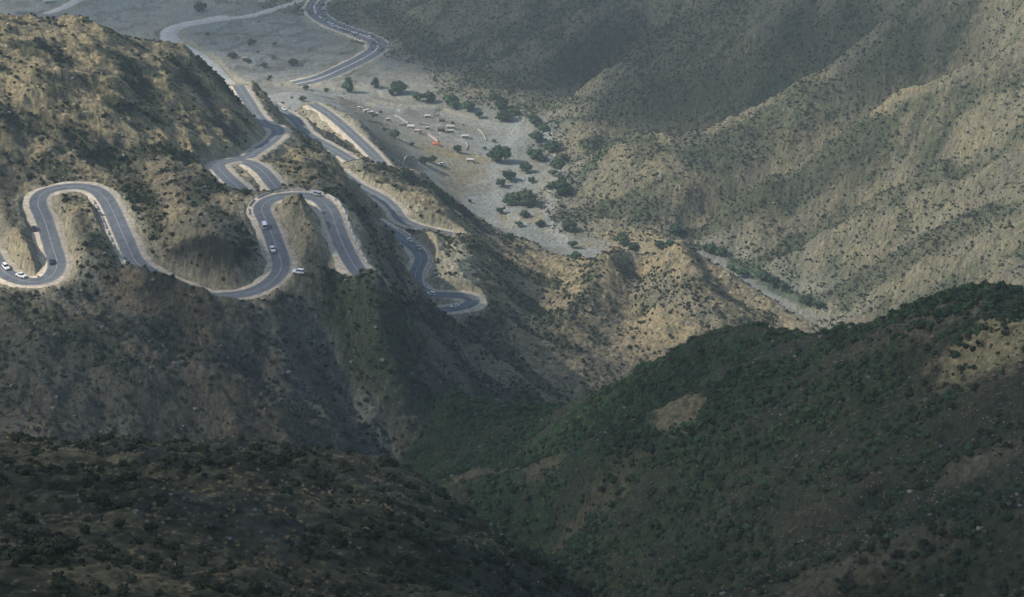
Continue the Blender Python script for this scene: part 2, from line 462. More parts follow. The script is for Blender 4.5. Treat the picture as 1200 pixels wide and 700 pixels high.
nr, nc = len(yy), len(az)
TY = np.repeat(yy[:, None], nc, 1)
TX = taz[None, :]*np.maximum(TY, 0)+taz[None, :]*160*np.clip(1-TY/900, 0, 1)**2
h, rw, slope, gul, gul2, rd, rough = height(TX.ravel(), TY.ravel())
TZ = h.reshape(nr, nc)

def hit(px, py, y0=100.0):
    """first ground point seen through a photo pixel"""
    a, b = ray(px, py)
    Y = np.arange(y0, 2600, 1.0)
    x = a*Y; z = CAM_Z+b*Y
    g = samp_T(x, Y)
    i = np.argmax(g >= z)
    return float(x[i]), float(Y[i]), float(g[i])
# fine regular height raster for placing things
FS = 1.5
fxx = np.arange(-620, 621, FS); fyy = np.arange(0, 2000, FS)
def raster_from_sheet():
    R = np.full((len(fyy), len(fxx)), np.nan)
    j = np.searchsorted(yy, fyy).clip(1, nr-1)
    for r, (jj, Yv) in enumerate(zip(j, fyy)):
        t = (Yv-yy[jj-1])/(yy[jj]-yy[jj-1])
        xr = TX[jj-1]*(1-t)+TX[jj]*t; zr = TZ[jj-1]*(1-t)+TZ[jj]*t
        R[r] = np.interp(fxx, xr, zr)
    return R
RAS = raster_from_sheet()
def samp_T(x, y):
    i = np.clip((x-fxx[0])/FS, 0, RAS.shape[1]-1.001); j = np.clip((y-fyy[0])/FS, 0, RAS.shape[0]-1.001)
    a, b = i.astype(int), j.astype(int); f, g = i-a, j-b
    return (RAS[b, a]*(1-f)+RAS[b, a+1]*f)*(1-g)+(RAS[b+1, a]*(1-f)+RAS[b+1, a+1]*f)*g
def gz(x, y): return float(samp_T(np.array([x]), np.array([y]))[0])

# --- what covers the ground (colours of soil, grass, rock, scrub; A and G scaled darker)
def lin(c): return np.array(c)
X, Y = TX.ravel(), TY.ravel()
STRAW, TAN, SOIL, ROCK, DARK = lin((.36,.285,.165)), lin((.255,.205,.135)), lin((.13,.112,.086)), lin((.185,.17,.155)), lin((.068,.067,.056))
SCRUB, GREEN, GRAVEL, SAND, SCREE = lin((.05,.062,.036)), lin((.04,.075,.03)), lin((.31,.31,.30)), lin((.34,.30,.22)), lin((.148,.150,.128))
Zf = TZ.ravel(); XA, YA = X+.5*Zf, Y+1.0*Zf
nL = fbm(X/70, Y/70, 3, 100); nM = fbm(X/18, Y/18, 3, 110)*.6+.6*fbm(XA/16, YA/16, 3, 111); nS = fbm(XA/5, YA/5, 3, 120); nT = fbm(XA/1.6, YA/1.6, 2, 130)
nP = fbm(X/30+9, Y/30, 4, 140, 0.6)
def mix(c, d, t):
    t = np.clip(t, 0, 1)[:, None]
    return c*(1-t)+d*t
gull = 1-sstep(.05, .40, gul); gull2 = 1-sstep(.03, .30, gul2)
cols = []
# A near shoulder: brown soil, dry grass, dark scrub stains
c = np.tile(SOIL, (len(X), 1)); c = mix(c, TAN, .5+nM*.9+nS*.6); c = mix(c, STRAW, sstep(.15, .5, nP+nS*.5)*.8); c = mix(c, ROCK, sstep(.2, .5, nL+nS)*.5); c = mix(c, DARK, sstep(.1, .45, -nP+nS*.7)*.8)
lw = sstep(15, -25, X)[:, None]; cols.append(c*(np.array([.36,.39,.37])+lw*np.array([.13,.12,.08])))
# G green ridge
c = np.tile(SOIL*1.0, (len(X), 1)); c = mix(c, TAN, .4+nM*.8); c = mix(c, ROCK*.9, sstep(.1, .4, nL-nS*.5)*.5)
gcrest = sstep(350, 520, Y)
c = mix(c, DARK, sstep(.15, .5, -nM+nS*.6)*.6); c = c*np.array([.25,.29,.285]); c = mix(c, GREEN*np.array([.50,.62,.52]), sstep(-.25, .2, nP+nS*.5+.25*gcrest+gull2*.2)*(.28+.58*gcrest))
cols.append(c)
# C roadside hills
c = np.tile(TAN, (len(X), 1)); c = mix(c, STRAW, sstep(-.1, .4, nP+nS*.6)*.8); c = mix(c, SOIL, sstep(-.05, .25, nM*.7-nL*.5+nS*.6)*.7)
c = mix(c, ROCK*.75, sstep(.65, 1.0, slope+nS*.25)*.6); c = mix(c, SCRUB*1.1, sstep(.10, .26, -nP+nM*.5+nS*.35+gull2*.15)*.85); c = mix(c, SCREE, sstep(.15, .5, nL)*.4)
hill = sstep(815, 850, Y)*(1-sstep(960, 1010, Y))*(1-sstep(-110, -60, X)); c = mix(c, STRAW*1.05, hill*(.45+1.0*nS+.7*nM)); c = mix(c, SCRUB*.9, hill*sstep(.12, .3, fbm(X/22, Y/16, 3, 190)+nS*.4)*.85)
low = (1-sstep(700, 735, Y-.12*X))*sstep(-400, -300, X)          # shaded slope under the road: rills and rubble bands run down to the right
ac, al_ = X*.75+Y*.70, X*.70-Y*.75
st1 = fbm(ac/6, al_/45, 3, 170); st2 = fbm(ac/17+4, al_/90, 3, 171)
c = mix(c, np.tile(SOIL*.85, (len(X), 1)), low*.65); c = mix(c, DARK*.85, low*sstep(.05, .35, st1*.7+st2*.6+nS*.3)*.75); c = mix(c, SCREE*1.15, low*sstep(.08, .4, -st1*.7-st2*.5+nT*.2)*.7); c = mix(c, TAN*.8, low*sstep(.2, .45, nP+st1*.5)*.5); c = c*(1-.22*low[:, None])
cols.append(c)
# H small hills
c = np.tile(TAN, (len(X), 1)); c = mix(c, STRAW, .35+nS*.7+nM*.4); c = mix(c, SOIL, sstep(0, .4, nM)*.6); c = mix(c, SCRUB, sstep(.15, .5, -nP+gull2*.3+nS*.4)*.7)
cols.append(c)
# V valley floor: grey gravel, sandier and grassy banks
c = np.tile(GRAVEL, (len(X), 1)); c = mix(c, SAND, sstep(.0, .5, nL+nM*.4)*.5); c = mix(c, GRAVEL*.62, sstep(.0, .4, nM+nS*.5)*.45); far = sstep(1330, 1460, Y)*sstep(40, -60, X); c = mix(c, SOIL*2.2, far*(.35+.5*nM)); c = mix(c, SOIL*1.5, far*sstep(.1, .3, nP)*.6)
cols.append(c)
# M mountain wall
c = np.tile(TAN*np.array([.80,.88,.86]), (len(X), 1)); c = mix(c, SOIL*1.1, sstep(-.15, .25, nM+nS*.8+nT*.3)*.75); c = mix(c, STRAW*.8, sstep(.1, .5, nL+nS*.5)*.4)
c = mix(c, SCRUB*1.2, sstep(.15, .7, gull*.6+gull2*.3-nM*.5+nS*.6-nP*.3)*.8); c = mix(c, ROCK, sstep(.2, .5, nP-nS)*.35)
cols.append(c)
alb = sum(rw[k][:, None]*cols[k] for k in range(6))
# bare, pale or dark places with a shape of their own: (px, py, radius x, radius y in metres, colour, strength)
PATCH = [(508,468,7,9,DARK*.5,.9),(1085,362,8,7,SOIL*.6,.7),(1040,385,9,8,SOIL*.7,.6),(110,664,11,6,STRAW*.55,.8),(60,652,7,4,STRAW*.5,.7),(235,690,12,5,STRAW*.5,.75),(330,690,9,5,TAN*.55,.6),(455,545,9,4,TAN*.7,.6),(420,560,8,6,ROCK*.5,.6),(270,540,16,5,DARK*.5,.8),(300,600,12,10,ROCK*.5,.5),(700,590,14,10,TAN*.5,.5),(960,680,12,8,TAN*.5,.6),(1050,650,14,8,TAN*.5,.5),(1150,540,9,6,TAN*.55,.6),(1000,380,16,7,TAN*.6,.6),(793,476,7,13,TAN*.66,.85),(92,268,6,11,DARK*.8,.7),
         (480,160,26,60,SAND,.6),(530,190,26,50,STRAW*.85,.6),(440,160,14,60,SOIL*1.2,.6),(500,140,30,40,GRAVEL*.8,.5),(528,308,16,34,SAND*1.25,.95),(545,336,14,18,SAND*1.2,.9),
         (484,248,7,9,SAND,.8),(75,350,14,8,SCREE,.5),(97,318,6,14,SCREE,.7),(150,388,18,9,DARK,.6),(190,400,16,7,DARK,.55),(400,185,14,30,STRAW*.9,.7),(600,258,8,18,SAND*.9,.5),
         (745,285,22,30,STRAW*.9,.6),(1170,420,14,14,TAN*.7,.6),(430,480,10,25,SCREE*1.05,.6),(370,430,14,25,SCREE,.55),(640,548,6,5,TAN*.5,.6),(1190,392,16,12,STRAW*.9,.75),(1110,372,10,7,TAN*.6,.6),(900,375,0.1,0.1,TAN,0)]
STRIPES = [([(555,285),(595,308),(640,332)], 11, SCRUB, .65),([(565,365),(615,378),(660,405)], 11, SCRUB, .6),([(590,330),(620,352),(650,380)], 7, SCRUB*1.1, .6),([(700,305),(690,340),(660,380)], 5, SCRUB*1.1, .5),
    ([(700,60),(770,45),(850,20)], 26, SCRUB, .5),([(720,120),(790,130),(860,110),(930,70),(1000,30)], 22, SCRUB, .6),([(820,185),(880,170),(960,120),(1060,60)], 15, SCRUB, .55),([(655,255),(700,245),(760,250)], 12, SCRUB*1.1, .5),([(440,10),(500,60),(560,85)], 14, SCRUB, .5),
    ([(62,528),(100,530),(145,538)], 2.4, STRAW*.6, .85),([(540,560),(575,552),(625,545)], 4, TAN*.55, .6),([(380,535),(430,543),(470,550)], 3, TAN*.6, .6),
    ([(188,322),(210,316),(240,312),(270,312),(302,322)], 9, DARK*.48, .97),([(205,308),(235,300),(265,298),(290,304)], 7, DARK*.55, .9),  # cut nose between the hairpins, coloured darker than its surroundings
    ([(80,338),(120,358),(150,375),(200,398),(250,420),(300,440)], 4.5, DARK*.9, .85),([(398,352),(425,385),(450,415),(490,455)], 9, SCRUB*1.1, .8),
    ([(462,350),(510,372),(560,400),(600,425),(640,455)], 10, SCRUB, .75),([(540,425),(580,455),(620,462)], 9, SCRUB, .7),([(345,365),(385,420),(430,490),(458,532)], 4, SCREE*1.25, .7),([(310,380),(350,440),(400,510)], 5, SCREE*1.1, .6),
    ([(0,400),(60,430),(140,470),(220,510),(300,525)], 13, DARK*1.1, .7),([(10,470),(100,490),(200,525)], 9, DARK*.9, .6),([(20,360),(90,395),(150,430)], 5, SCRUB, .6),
    ([(795,272),(840,258),(900,226),(960,192),(1020,160)], 13, SCRUB*.9, .75),([(700,168),(760,180),(830,170),(880,150),(950,105)], 12, SCRUB, .6),([(885,312),(930,290),(985,258),(1050,222),(1110,198)], 8, SCRUB*1.2, .65),
    ([(860,308),(900,332),(945,355)], 7, GREEN, .7),([(960,352),(1020,318),(1080,280),(1150,250)], 6, SCRUB, .6),([(1000,350),(1060,310),(1130,270),(1200,240)], 9, SCRUB*1.1, .6),([(690,170),(720,165),(690,195)], 9, GREEN*1.1, .6),
    ([(810,330),(860,352),(900,372)], 7, SCRUB*1.2, .7),([(600,40),(640,20),(690,0)], 14, SCRUB, .5),([(560,95),(620,100),(690,60),(740,30)], 18, SCRUB*.9, .55),([(720,60),(780,110),(850,90)], 18, SCRUB, .45),
    ([(455,200),(490,215),(520,232),(552,258)], 9, SCRUB*.8, .8),([(463,264),(495,270),(528,280)], 4.5, SCRUB*.7, .85),([(60,60),(72,70)], 7, SCRUB*.8, .9),([(150,75),(165,110)], 8, SCRUB*.8, .85),([(210,80),(225,95)], 9, SCRUB*.8, .8),
    ([(240,75),(262,95)], 9, SCRUB*.8, .8),([(235,110),(262,140),(275,165)], 5, DARK, .85),([(140,125),(180,136)], 5, SCRUB*.85, .7),([(0,132),(40,142),(90,160)], 8, SCRUB*.8, .6),
    ([(105,187),(150,184),(200,178),(248,194)], 6, SCRUB*.8, .75),([(0,205),(20,235),(15,265)], 6, DARK, .8),([(150,205),(165,240),(175,275)], 8, SCRUB*.75, .8),([(455,275),(463,300),(468,325)], 4, DARK, .8),  # cliff stripe past the middle hairpin: shade of its right-facing side painted in
    ([(735,320),(780,345),(840,380)], 10, SCREE*.8, .5),([(600,350),(640,370),(700,395)], 8, SCRUB, .5),
    ([(385,118),(440,119),(480,124),(520,128),(555,140)], 3.5, SAND*1.1, .75),([(470,126),(458,140),(470,142)], 3, GRAVEL*1.15, .6),([(350,28),(300,45),(262,60)], 5, SOIL*1.2, .5),([(230,40),(300,42),(370,45)], 4, SOIL*1.1, .55),
    ([(330,55),(380,62),(430,66)], 7, SOIL*1.4, .6),([(300,62),(350,72),(400,73)], 3, SOIL, .6),([(330,80),(300,85),(280,78)], 4, SOIL, .45),([(400,110),(450,104),(520,118),(570,135)], 6, GRAVEL*.75, .5),
    ([(410,120),(430,140),(455,165),(470,185)], 16, SOIL*1.35, .75),([(490,135),(515,142),(540,150),(560,155)], 14, SOIL*1.5, .6),([(500,175),(530,182),(565,188)], 9, STRAW*.85, .75),([(490,205),(540,205),(580,200)], 8, TAN, .6),
    ([(520,215),(560,225),(585,215)], 7, SOIL*1.6, .5),([(590,255),(625,258),(640,250)], 7, STRAW*.8, .6),([(560,275),(640,290),(690,287)], 6, STRAW*.75, .6),([(715,277),(760,280),(800,285)], 9, STRAW*.85, .8),
    ([(610,130),(600,160),(575,200),(585,235),(610,262)], 5, GRAVEL*1.2, .5),([(640,150),(655,200),(640,250),(660,280),(740,296)], 5, GRAVEL*1.15, .5),([(625,140),(640,170),(632,205)], 3, GRAVEL*.7, .5)]
def line_dist(x, y, L):
    d = np.full(np.shape(x), 1e9)
    for a, b in zip(L[:-1], L[1:]):
        v = b-a; t = np.clip(((x-a[0])*v[0]+(y-a[1])*v[1])/(v@v+1e-9), 0, 1)
        d = np.minimum(d, np.hypot(x-a[0]-t*v[0], y-a[1]-t*v[1]))
    return d
for px, py, ra, rb, colr, st in PATCH:
    cx, cy, cz = hit(px, py)
    dd = np.hypot((X-cx)/ra, (Y-cy)/rb)+nS*.7+nM*.3
    m = dd < 1.4
    alb[m] = mix(alb[m], colr, (1-sstep(.7, 1.15, dd[m]))*st)
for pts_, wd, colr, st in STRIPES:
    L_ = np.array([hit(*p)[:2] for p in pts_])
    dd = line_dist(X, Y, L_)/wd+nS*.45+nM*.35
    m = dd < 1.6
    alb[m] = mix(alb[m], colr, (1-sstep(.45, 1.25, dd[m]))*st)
# road works: bare pale spoil beside the benches
sp = (1-sstep(0.5, 7, rd+nS*4))*(rd < 50)
alb = mix(alb, SAND*(1.0), sp*.75)
alb *= (1+.60*nT+.30*nS)[:, None]
spk = fbm(XA/2.6, YA/2.6, 2, 180); alb *= (1-(.55*sstep(.22, .45, spk)-.35*sstep(.25, .5, -spk))*(1-rw[4]*.8))[:, None]
wa = (rw[0]+rw[1])[:, None]
alb = np.clip(alb*(wa*np.array([.93,1.03,.98])+(1-wa)*np.array([.97,1.01,.965])), .010, .7)

REGN = {'A': ('near_hillside', 'shaded brown hillside with scrub in the lower left foreground'), 'G': ('green_ridge', 'dark green scrub covered ridge at right'),
        'C': ('roadside_hill', 'tan hills that carry the switchback road'), 'H': ('low_hill', 'small tan hills before the dry river bed'),
        'V': ('valley_floor', 'grey gravel valley floor with a dry river bed'), 'M': ('mountain_slope', 'high ribbed mountain wall on the right side of the valley')}
def ground_material():
    m = bpy.data.materials.new('ground'); m.use_nodes = True
    n, l = m.node_tree.nodes, m.node_tree.links
    b = n['Principled BSDF']; b.inputs['Roughness'].default_value = .95; b.inputs['Specular IOR Level'].default_value = .1
    at = n.new('ShaderNodeAttribute'); at.attribute_name = 'cover'
    tc = n.new('ShaderNodeTexCoord')
    n1 = n.new('ShaderNodeTexNoise'); n1.inputs['Scale'].default_value = .9; n1.inputs['Detail'].default_value = 6; n1.inputs['Roughness'].default_value = .7
    l.new(tc.outputs['Object'], n1.inputs['Vector'])
    r1 = n.new('ShaderNodeValToRGB'); r1.color_ramp.elements[0].position = .33; r1.color_ramp.elements[0].color = (.45,.46,.46,1); r1.color_ramp.elements[1].position = .66; r1.color_ramp.elements[1].color = (1.5,1.45,1.38,1)
    l.new(n1.outputs['Fac'], r1.inputs['Fac'])
    mx = n.new('ShaderNodeMix'); mx.data_type = 'RGBA'; mx.blend_type = 'MULTIPLY'; mx.inputs['Factor'].default_value = .75
    l.new(at.outputs['Color'], mx.inputs['A']); l.new(r1.outputs['Color'], mx.inputs['B'])
    l.new(mx.outputs['Result'], b.inputs['Base Color'])
    n2 = n.new('ShaderNodeTexNoise'); n2.inputs['Scale'].default_value = .22; n2.inputs['Detail'].default_value = 8; n2.inputs['Roughness'].default_value = .75
    l.new(tc.outputs['Object'], n2.inputs['Vector'])
    b2 = n.new('ShaderNodeBump'); b2.inputs['Strength'].default_value = .8; b2.inputs['Distance'].default_value = 2.2; l.new(n2.outputs['Fac'], b2.inputs['Height'])
    bp = n.new('ShaderNodeBump'); bp.inputs['Strength'].default_value = .8; bp.inputs['Distance'].default_value = .6
    l.new(n1.outputs['Fac'], bp.inputs['Height']); l.new(b2.outputs['Normal'], bp.inputs['Normal']); l.new(bp.outputs['Normal'], b.inputs['Normal'])
    return m
MGROUND = ground_material()
quad = np.arange((nr-1)*(nc-1))
qi, qj = quad//(nc-1), quad % (nc-1)
Q = np.stack([qi*nc+qj, qi*nc+qj+1, (qi+1)*nc+qj+1, (qi+1)*nc+qj], 1)
V3 = np.stack([X, Y, TZ.ravel()], 1)
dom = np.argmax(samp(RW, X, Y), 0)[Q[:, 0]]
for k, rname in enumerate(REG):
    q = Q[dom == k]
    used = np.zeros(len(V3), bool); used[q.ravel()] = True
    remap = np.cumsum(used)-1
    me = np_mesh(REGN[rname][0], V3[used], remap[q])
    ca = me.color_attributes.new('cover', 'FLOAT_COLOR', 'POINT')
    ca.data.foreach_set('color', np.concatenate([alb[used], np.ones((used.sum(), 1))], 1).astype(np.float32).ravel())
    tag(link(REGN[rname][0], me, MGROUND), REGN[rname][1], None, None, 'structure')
print('TERRAIN', N, 'controls', len(Q), 'quads')

# ------------------------------------------------------------------ simple materials
def mat(name, col, rough=.8, spec=.2, var=.25, scale=3.0, metal=0.0, bump=0.0):
    m = bpy.data.materials.new(name); m.use_nodes = True
    n, l = m.node_tree.nodes, m.node_tree.links
    b = n['Principled BSDF']; b.inputs['Roughness'].default_value = rough; b.inputs['Specular IOR Level'].default_value = spec; b.inputs['Metallic'].default_value = metal
    tc = n.new('ShaderNodeTexCoord'); ns = n.new('ShaderNodeTexNoise'); ns.inputs['Scale'].default_value = scale; ns.inputs['Detail'].default_value = 5
    l.new(tc.outputs['Object'], ns.inputs['Vector'])
    r = n.new('ShaderNodeValToRGB'); r.color_ramp.elements[0].position = .3; r.color_ramp.elements[1].position = .7
    r.color_ramp.elements[0].color = (*[v*(1-var) for v in col], 1); r.color_ramp.elements[1].color = (*[min(v*(1+var), 1) for v in col], 1)
    l.new(ns.outputs['Fac'], r.inputs['Fac']); l.new(r.outputs['Color'], b.inputs['Base Color'])
    if bump:
        bp = n.new('ShaderNodeBump'); bp.inputs['Strength'].default_value = bump; l.new(ns.outputs['Fac'], bp.inputs['Height']); l.new(bp.outputs['Normal'], b.inputs['Normal'])
    return m
M_ASPH = mat('asphalt', (.125,.135,.142), .75, .3, .25, .35)
M_LINE = mat('road_paint', (.33,.33,.32), .6, .3, .25, .5)
M_SHLD = mat('gravel_shoulder', (.50,.43,.32), .95, .1, .3, .5, bump=.3)
M_DIRT = mat('pale_dirt', (.52,.49,.43), .95, .1, .22, .25, bump=.3)

def ribbon(name, line, lo, hi, dz, mat_, parent=None, jag=0.0, seed=0, drop=0.0, dash=None):
    P = line; n = len(P)
    t = np.gradient(P[:, :2], axis=0); t /= np.linalg.norm(t, axis=1)[:, None]+1e-9
    nrm = np.stack([t[:, 1], -t[:, 0]], 1)                 # to the right of travel
    s = np.arange(n)*1.5
    lo = np.full(n, lo)+(jag*pn(s/9, s*0+seed, 3+seed) if jag else 0)
    hi = np.full(n, hi)+(jag*pn(s/9, s*0+seed+.5, 9+seed) if jag else 0)
    a = np.concatenate([P[:, :2]+nrm*lo[:, None], (P[:, 2]+dz)[:, None]], 1)
    b = np.concatenate([P[:, :2]+nrm*hi[:, None], (P[:, 2]+dz)[:, None]], 1)
    rows = [a, b]
    if drop:
        a2 = a.copy(); a2[:, :2] -= nrm*0.9; a2[:, 2] -= drop
        b2 = b.copy(); b2[:, :2] += nrm*0.9; b2[:, 2] -= drop
        rows = [a2, a, b, b2]
    w = len(rows)
    V = np.stack(rows, 1).reshape(-1, 3)
    i = np.arange(n-1)
    if dash: i = i[(i % dash[1]) < dash[0]]
    q = np.concatenate([np.stack([i*w+j, i*w+j+1, (i+1)*w+j+1, (i+1)*w+j], 1) for j in range(w-1)])
    return link(name, np_mesh(name, V, q[:, ::-1]), mat_, parent)

RLAB = dict(main='asphalt mountain road winding in two big hairpins across the left hills', lower='asphalt road in an S bend ending in a tight hairpin near the middle',
    upper_lower='short curved piece of road above the S bend with pale banks', ledge='road along a ledge below the tan slope beside the valley floor', cutting='short piece of road in a cutting above the ledge',
    saddle='road curling round the sunny hill and down to a small loop', spur='short right arm of the small loop of road', highway='wide road bending sharply at the top of the valley',
    track='pale dirt track across the grey valley floor', broad_track='broad pale dirt road behind the sunny hill', far_track='pale dirt track in the far upper left corner')
for nm, r in ROADS.items():
    L = r['line']; hf = r['half']; s0, s1 = r['sh']
    if r.get('dirt'):
        o = ribbon('dirt_road', L, -hf, hf, -.12, M_DIRT, jag=1.6, seed=len(nm), drop=.5)
        tag(o, RLAB[nm], None, None, 'structure'); continue
    o = ribbon('road', L, -hf, hf, 0, M_ASPH)
    tag(o, RLAB[nm], None, None, 'structure')
    ribbon('shoulder', L, -hf-s0, hf+s1, -.06, M_SHLD, o, jag=1.5, seed=len(nm), drop=.7)
    if nm == 'highway':
        ribbon('median_strip', L, -.9, .9, .03, M_DIRT, o)
        ribbon('edge_line', L, -hf+.3, -hf+.55, .008, M_LINE, o); ribbon('edge_line', L, hf-.55, hf-.3, .008, M_LINE, o)
        ribbon('lane_line', L, -4.3, -4.1, .008, M_LINE, o, dash=(2, 6)); ribbon('lane_line', L, 4.1, 4.3, .008, M_LINE, o, dash=(2, 6))
    else:
        ribbon('centre_line', L, -.14, .14, .008, M_LINE, o)
        ribbon('edge_line', L, -hf+.2, -hf+.32, .008, M_LINE, o); ribbon('edge_line', L, hf-.32, hf-.2, .008, M_LINE, o)

# ------------------------------------------------------------------ broken cloud above the valley (out of frame), its puffs placed to throw the shade
def cloud_material(dens):
    m = bpy.data.materials.new('cloud'); m.use_nodes = True
    n, l = m.node_tree.nodes, m.node_tree.links
    n.remove(n['Principled BSDF'])
    v = n.new('ShaderNodeVolumePrincipled'); v.inputs['Color'].default_value = (.97,.97,.98,1); v.inputs['Density'].default_value = dens
    l.new(v.outputs['Volume'], n['Material Output'].inputs['Volume'])
    return m
CLOUD_Z = 1900.0
def cloud(puffs, label, dens):
    bm = bmesh.new()
    for (px, py, ra, rb) in puffs:
        g = hit(px, py) if 0 <= py else atZ(px, py, 0)
        k = (CLOUD_Z-g[2])/sun_dir.z
        c = Vector(g)+sun_dir*k
        r0 = bmesh.ops.create_icosphere(bm, subdivisions=4, radius=1.0)
        for v in r0['verts']:
            d = v.co.normalized()
            f = 1+.42*mnoise.fractal(d*2.1+c*.013, .8, 2.0, 5)
            v.co = c+Vector((d.x*ra*f, d.y*rb*f, d.z*min(ra, rb)*.45*f))
    me = bpy.data.meshes.new('cloud'); bm.to_mesh(me); bm.free()
    for p in me.polygons: p.use_smooth = True
    tag(link('cloud', me, cloud_material(dens)), label, None, None, 'structure')
SHADE = [
    # over the foreground and the green ridge
    [(60,640,140,90),(300,640,130,90),(560,640,120,90),(800,620,120,100),(1000,600,120,100),(1180,600,110,90),(700,520,110,80),(900,480,100,70),(1060,470,90,50),(560,540,90,70),(1300,540,130,110),(-150,600,160,140)],
    # over the slope below the hairpins
    [(60,480,80,42),(200,480,80,42),(330,480,70,42),(440,480,70,45),(520,450,50,50),(600,440,45,40),(-120,480,100,60),(150,415,50,20),(300,420,50,20),(400,410,40,22),(40,415,50,20),(640,455,50,35),(720,432,55,25),(800,415,50,20),(600,352,32,16),(655,398,40,20)],
    [(30,255,26,18),(110,275,20,14),(215,330,22,10),(255,312,22,10),(-30,220,30,30)],  # small puffs over the hairpins, one added to darken the cut nose
    # over the upper valley
    [(230,10,150,160),(380,30,150,150),(310,62,50,60),(430,62,100,70),(520,32,110,90),(560,10,150,120),(120,-20,120,120),(500,-50,200,150)],
    # over the far mountain
    [(700,50,110,100),(800,40,110,100),(900,30,110,100),(980,10,100,90),(640,20,120,120),(820,105,60,50),(940,75,80,55),(1040,20,90,60),(740,105,60,40),(870,60,80,60)],
    [(860,180,45,22),(1000,110,45,25),(1130,50,45,28),(770,235,30,16),(1160,215,34,20),(930,280,28,12),(1060,330,30,14)],  # sparse unseen puffs added for soft, varied shade on the mountain
]
for ps, dn_ in zip(SHADE, (.021, .034, .04, .024, .030, .010)): cloud(ps, 'white broken cloud out of frame, placed to shade the valley', dn_)

# ------------------------------------------------------------------ haze
M_HAZE = bpy.data.materials.new('haze'); M_HAZE.use_nodes = True
n_, l_ = M_HAZE.node_tree.nodes, M_HAZE.node_tree.links
n_.remove(n_['Principled BSDF'])
pv = n_.new('ShaderNodeVolumePrincipled'); pv.inputs['Color'].default_value = (.78,.95,1.0,1); pv.inputs['Density'].default_value = .00012; pv.inputs['Anisotropy'].default_value = .1
l_.new(pv.outputs['Volume'], n_['Material Output'].inputs['Volume'])
zt = max(CAM_Z+12, float(TZ.max())+8, float(H0.max())+10)
bmh = bmesh.new(); bmesh.ops.create_cube(bmh, size=1.0)
zb = min(float(TZ.min()), -2)-1.5
for v in bmh.verts: v.co = ((v.co.x)*4200, 1450+v.co.y*3300, (zt+zb)/2+v.co.z*(zt-zb))
meh = bpy.data.meshes.new('haze'); bmh.to_mesh(meh); bmh.free()
tag(link('haze', meh, M_HAZE), 'pale blue haze filling the valley air', None, None, 'stuff')
print('HAZE', zb, zt)

# ------------------------------------------------------------------ scrub, trees, grass and stones
def leaf_mat(name, c1, c2, rough=.8):
    m = bpy.data.materials.new(name); m.use_nodes = True
    n, l = m.node_tree.nodes, m.node_tree.links
    b = n['Principled BSDF']; b.inputs['Roughness'].default_value = rough; b.inputs['Specular IOR Level'].default_value = .15
    oi = n.new('ShaderNodeObjectInfo'); tc = n.new('ShaderNodeTexCoord'); ns = n.new('ShaderNodeTexNoise'); ns.inputs['Scale'].default_value = 3.5; ns.inputs['Detail'].default_value = 3
    l.new(tc.outputs['Object'], ns.inputs['Vector'])
    ad = n.new('ShaderNodeMath'); ad.operation = 'ADD'; l.new(oi.outputs['Random'], ad.inputs[0]); l.new(ns.outputs['Fac'], ad.inputs[1])
    ml = n.new('ShaderNodeMath'); ml.operation = 'MULTIPLY_ADD'; ml.inputs[1].default_value = .8; ml.inputs[2].default_value = -.25; l.new(ad.outputs[0], ml.inputs[0])
    r = n.new('ShaderNodeValToRGB'); r.color_ramp.elements[0].color = (*c1, 1); r.color_ramp.elements[1].color = (*c2, 1)
    l.new(ml.outputs[0], r.inputs['Fac']); l.new(r.outputs['Color'], b.inputs['Base Color'])
    return m
M_SHRUB = leaf_mat('scrub_leaves', (.010,.015,.008), (.044,.056,.028))
M_GREEN = leaf_mat('green_leaves', (.010,.026,.012), (.052,.098,.042))
M_OLIVE = leaf_mat('dry_scrub', (.050,.046,.030), (.13,.115,.075))
M_TREE = leaf_mat('tree_leaves', (.020,.038,.020), (.058,.090,.044))
M_GRASS = leaf_mat('dry_grass', (.20,.15,.075), (.42,.33,.18))
M_BARK = mat('bark', (.12,.095,.07), .9, .1, .3, 8)
M_ROCK = mat('rock', (.17,.155,.14), .9, .15, .35, 1.2, bump=.4)

def clump(bm, c, r, n, leaf, rnd, core=True, flatz=.75, mi=0, cmi=0):
    """a leafy mass: dark lumpy core and many small leaf faces spread through its outer volume"""
    c = Vector(c)
    if core:
        q = bmesh.ops.create_icosphere(bm, subdivisions=2, radius=1.0)
        of = Vector((rnd.random()*50, rnd.random()*50, 0))
        for v in q['verts']:
            d = v.co.normalized(); f = .74*(1+.45*mnoise.noise(d*1.9+of))
            v.co = c+Vector((d.x*r*f, d.y*r*f, d.z*r*f*flatz))
    for _ in range(n):
        d = Vector((rnd.gauss(0, 1), rnd.gauss(0, 1), rnd.gauss(.25, 1))).normalized()
        p = c+Vector((d.x, d.y, d.z*flatz))*r*(.62+.5*rnd.random()**1.3)
        t = Vector((rnd.gauss(0, 1), rnd.gauss(0, 1), rnd.gauss(0, 1))).normalized()
        u = (d*.5+t).normalized(); w = u.cross(d+Vector((.01, .02, 0))).normalized(); k = leaf*(.6+.8*rnd.random())
        vs = [bm.verts.new(p-w*k*.5), bm.verts.new(p+u*k), bm.verts.new(p+w*k*.5), bm.verts.new(p-u*k*.6)]
        bm.faces.new(vs)

def fin_bm(name, bm, m):
    me = bpy.data.meshes.new(name); bm.to_mesh(me); bm.free()
    for x in (m if isinstance(m, (list, tuple)) else [m]): me.materials.append(x)
    return me

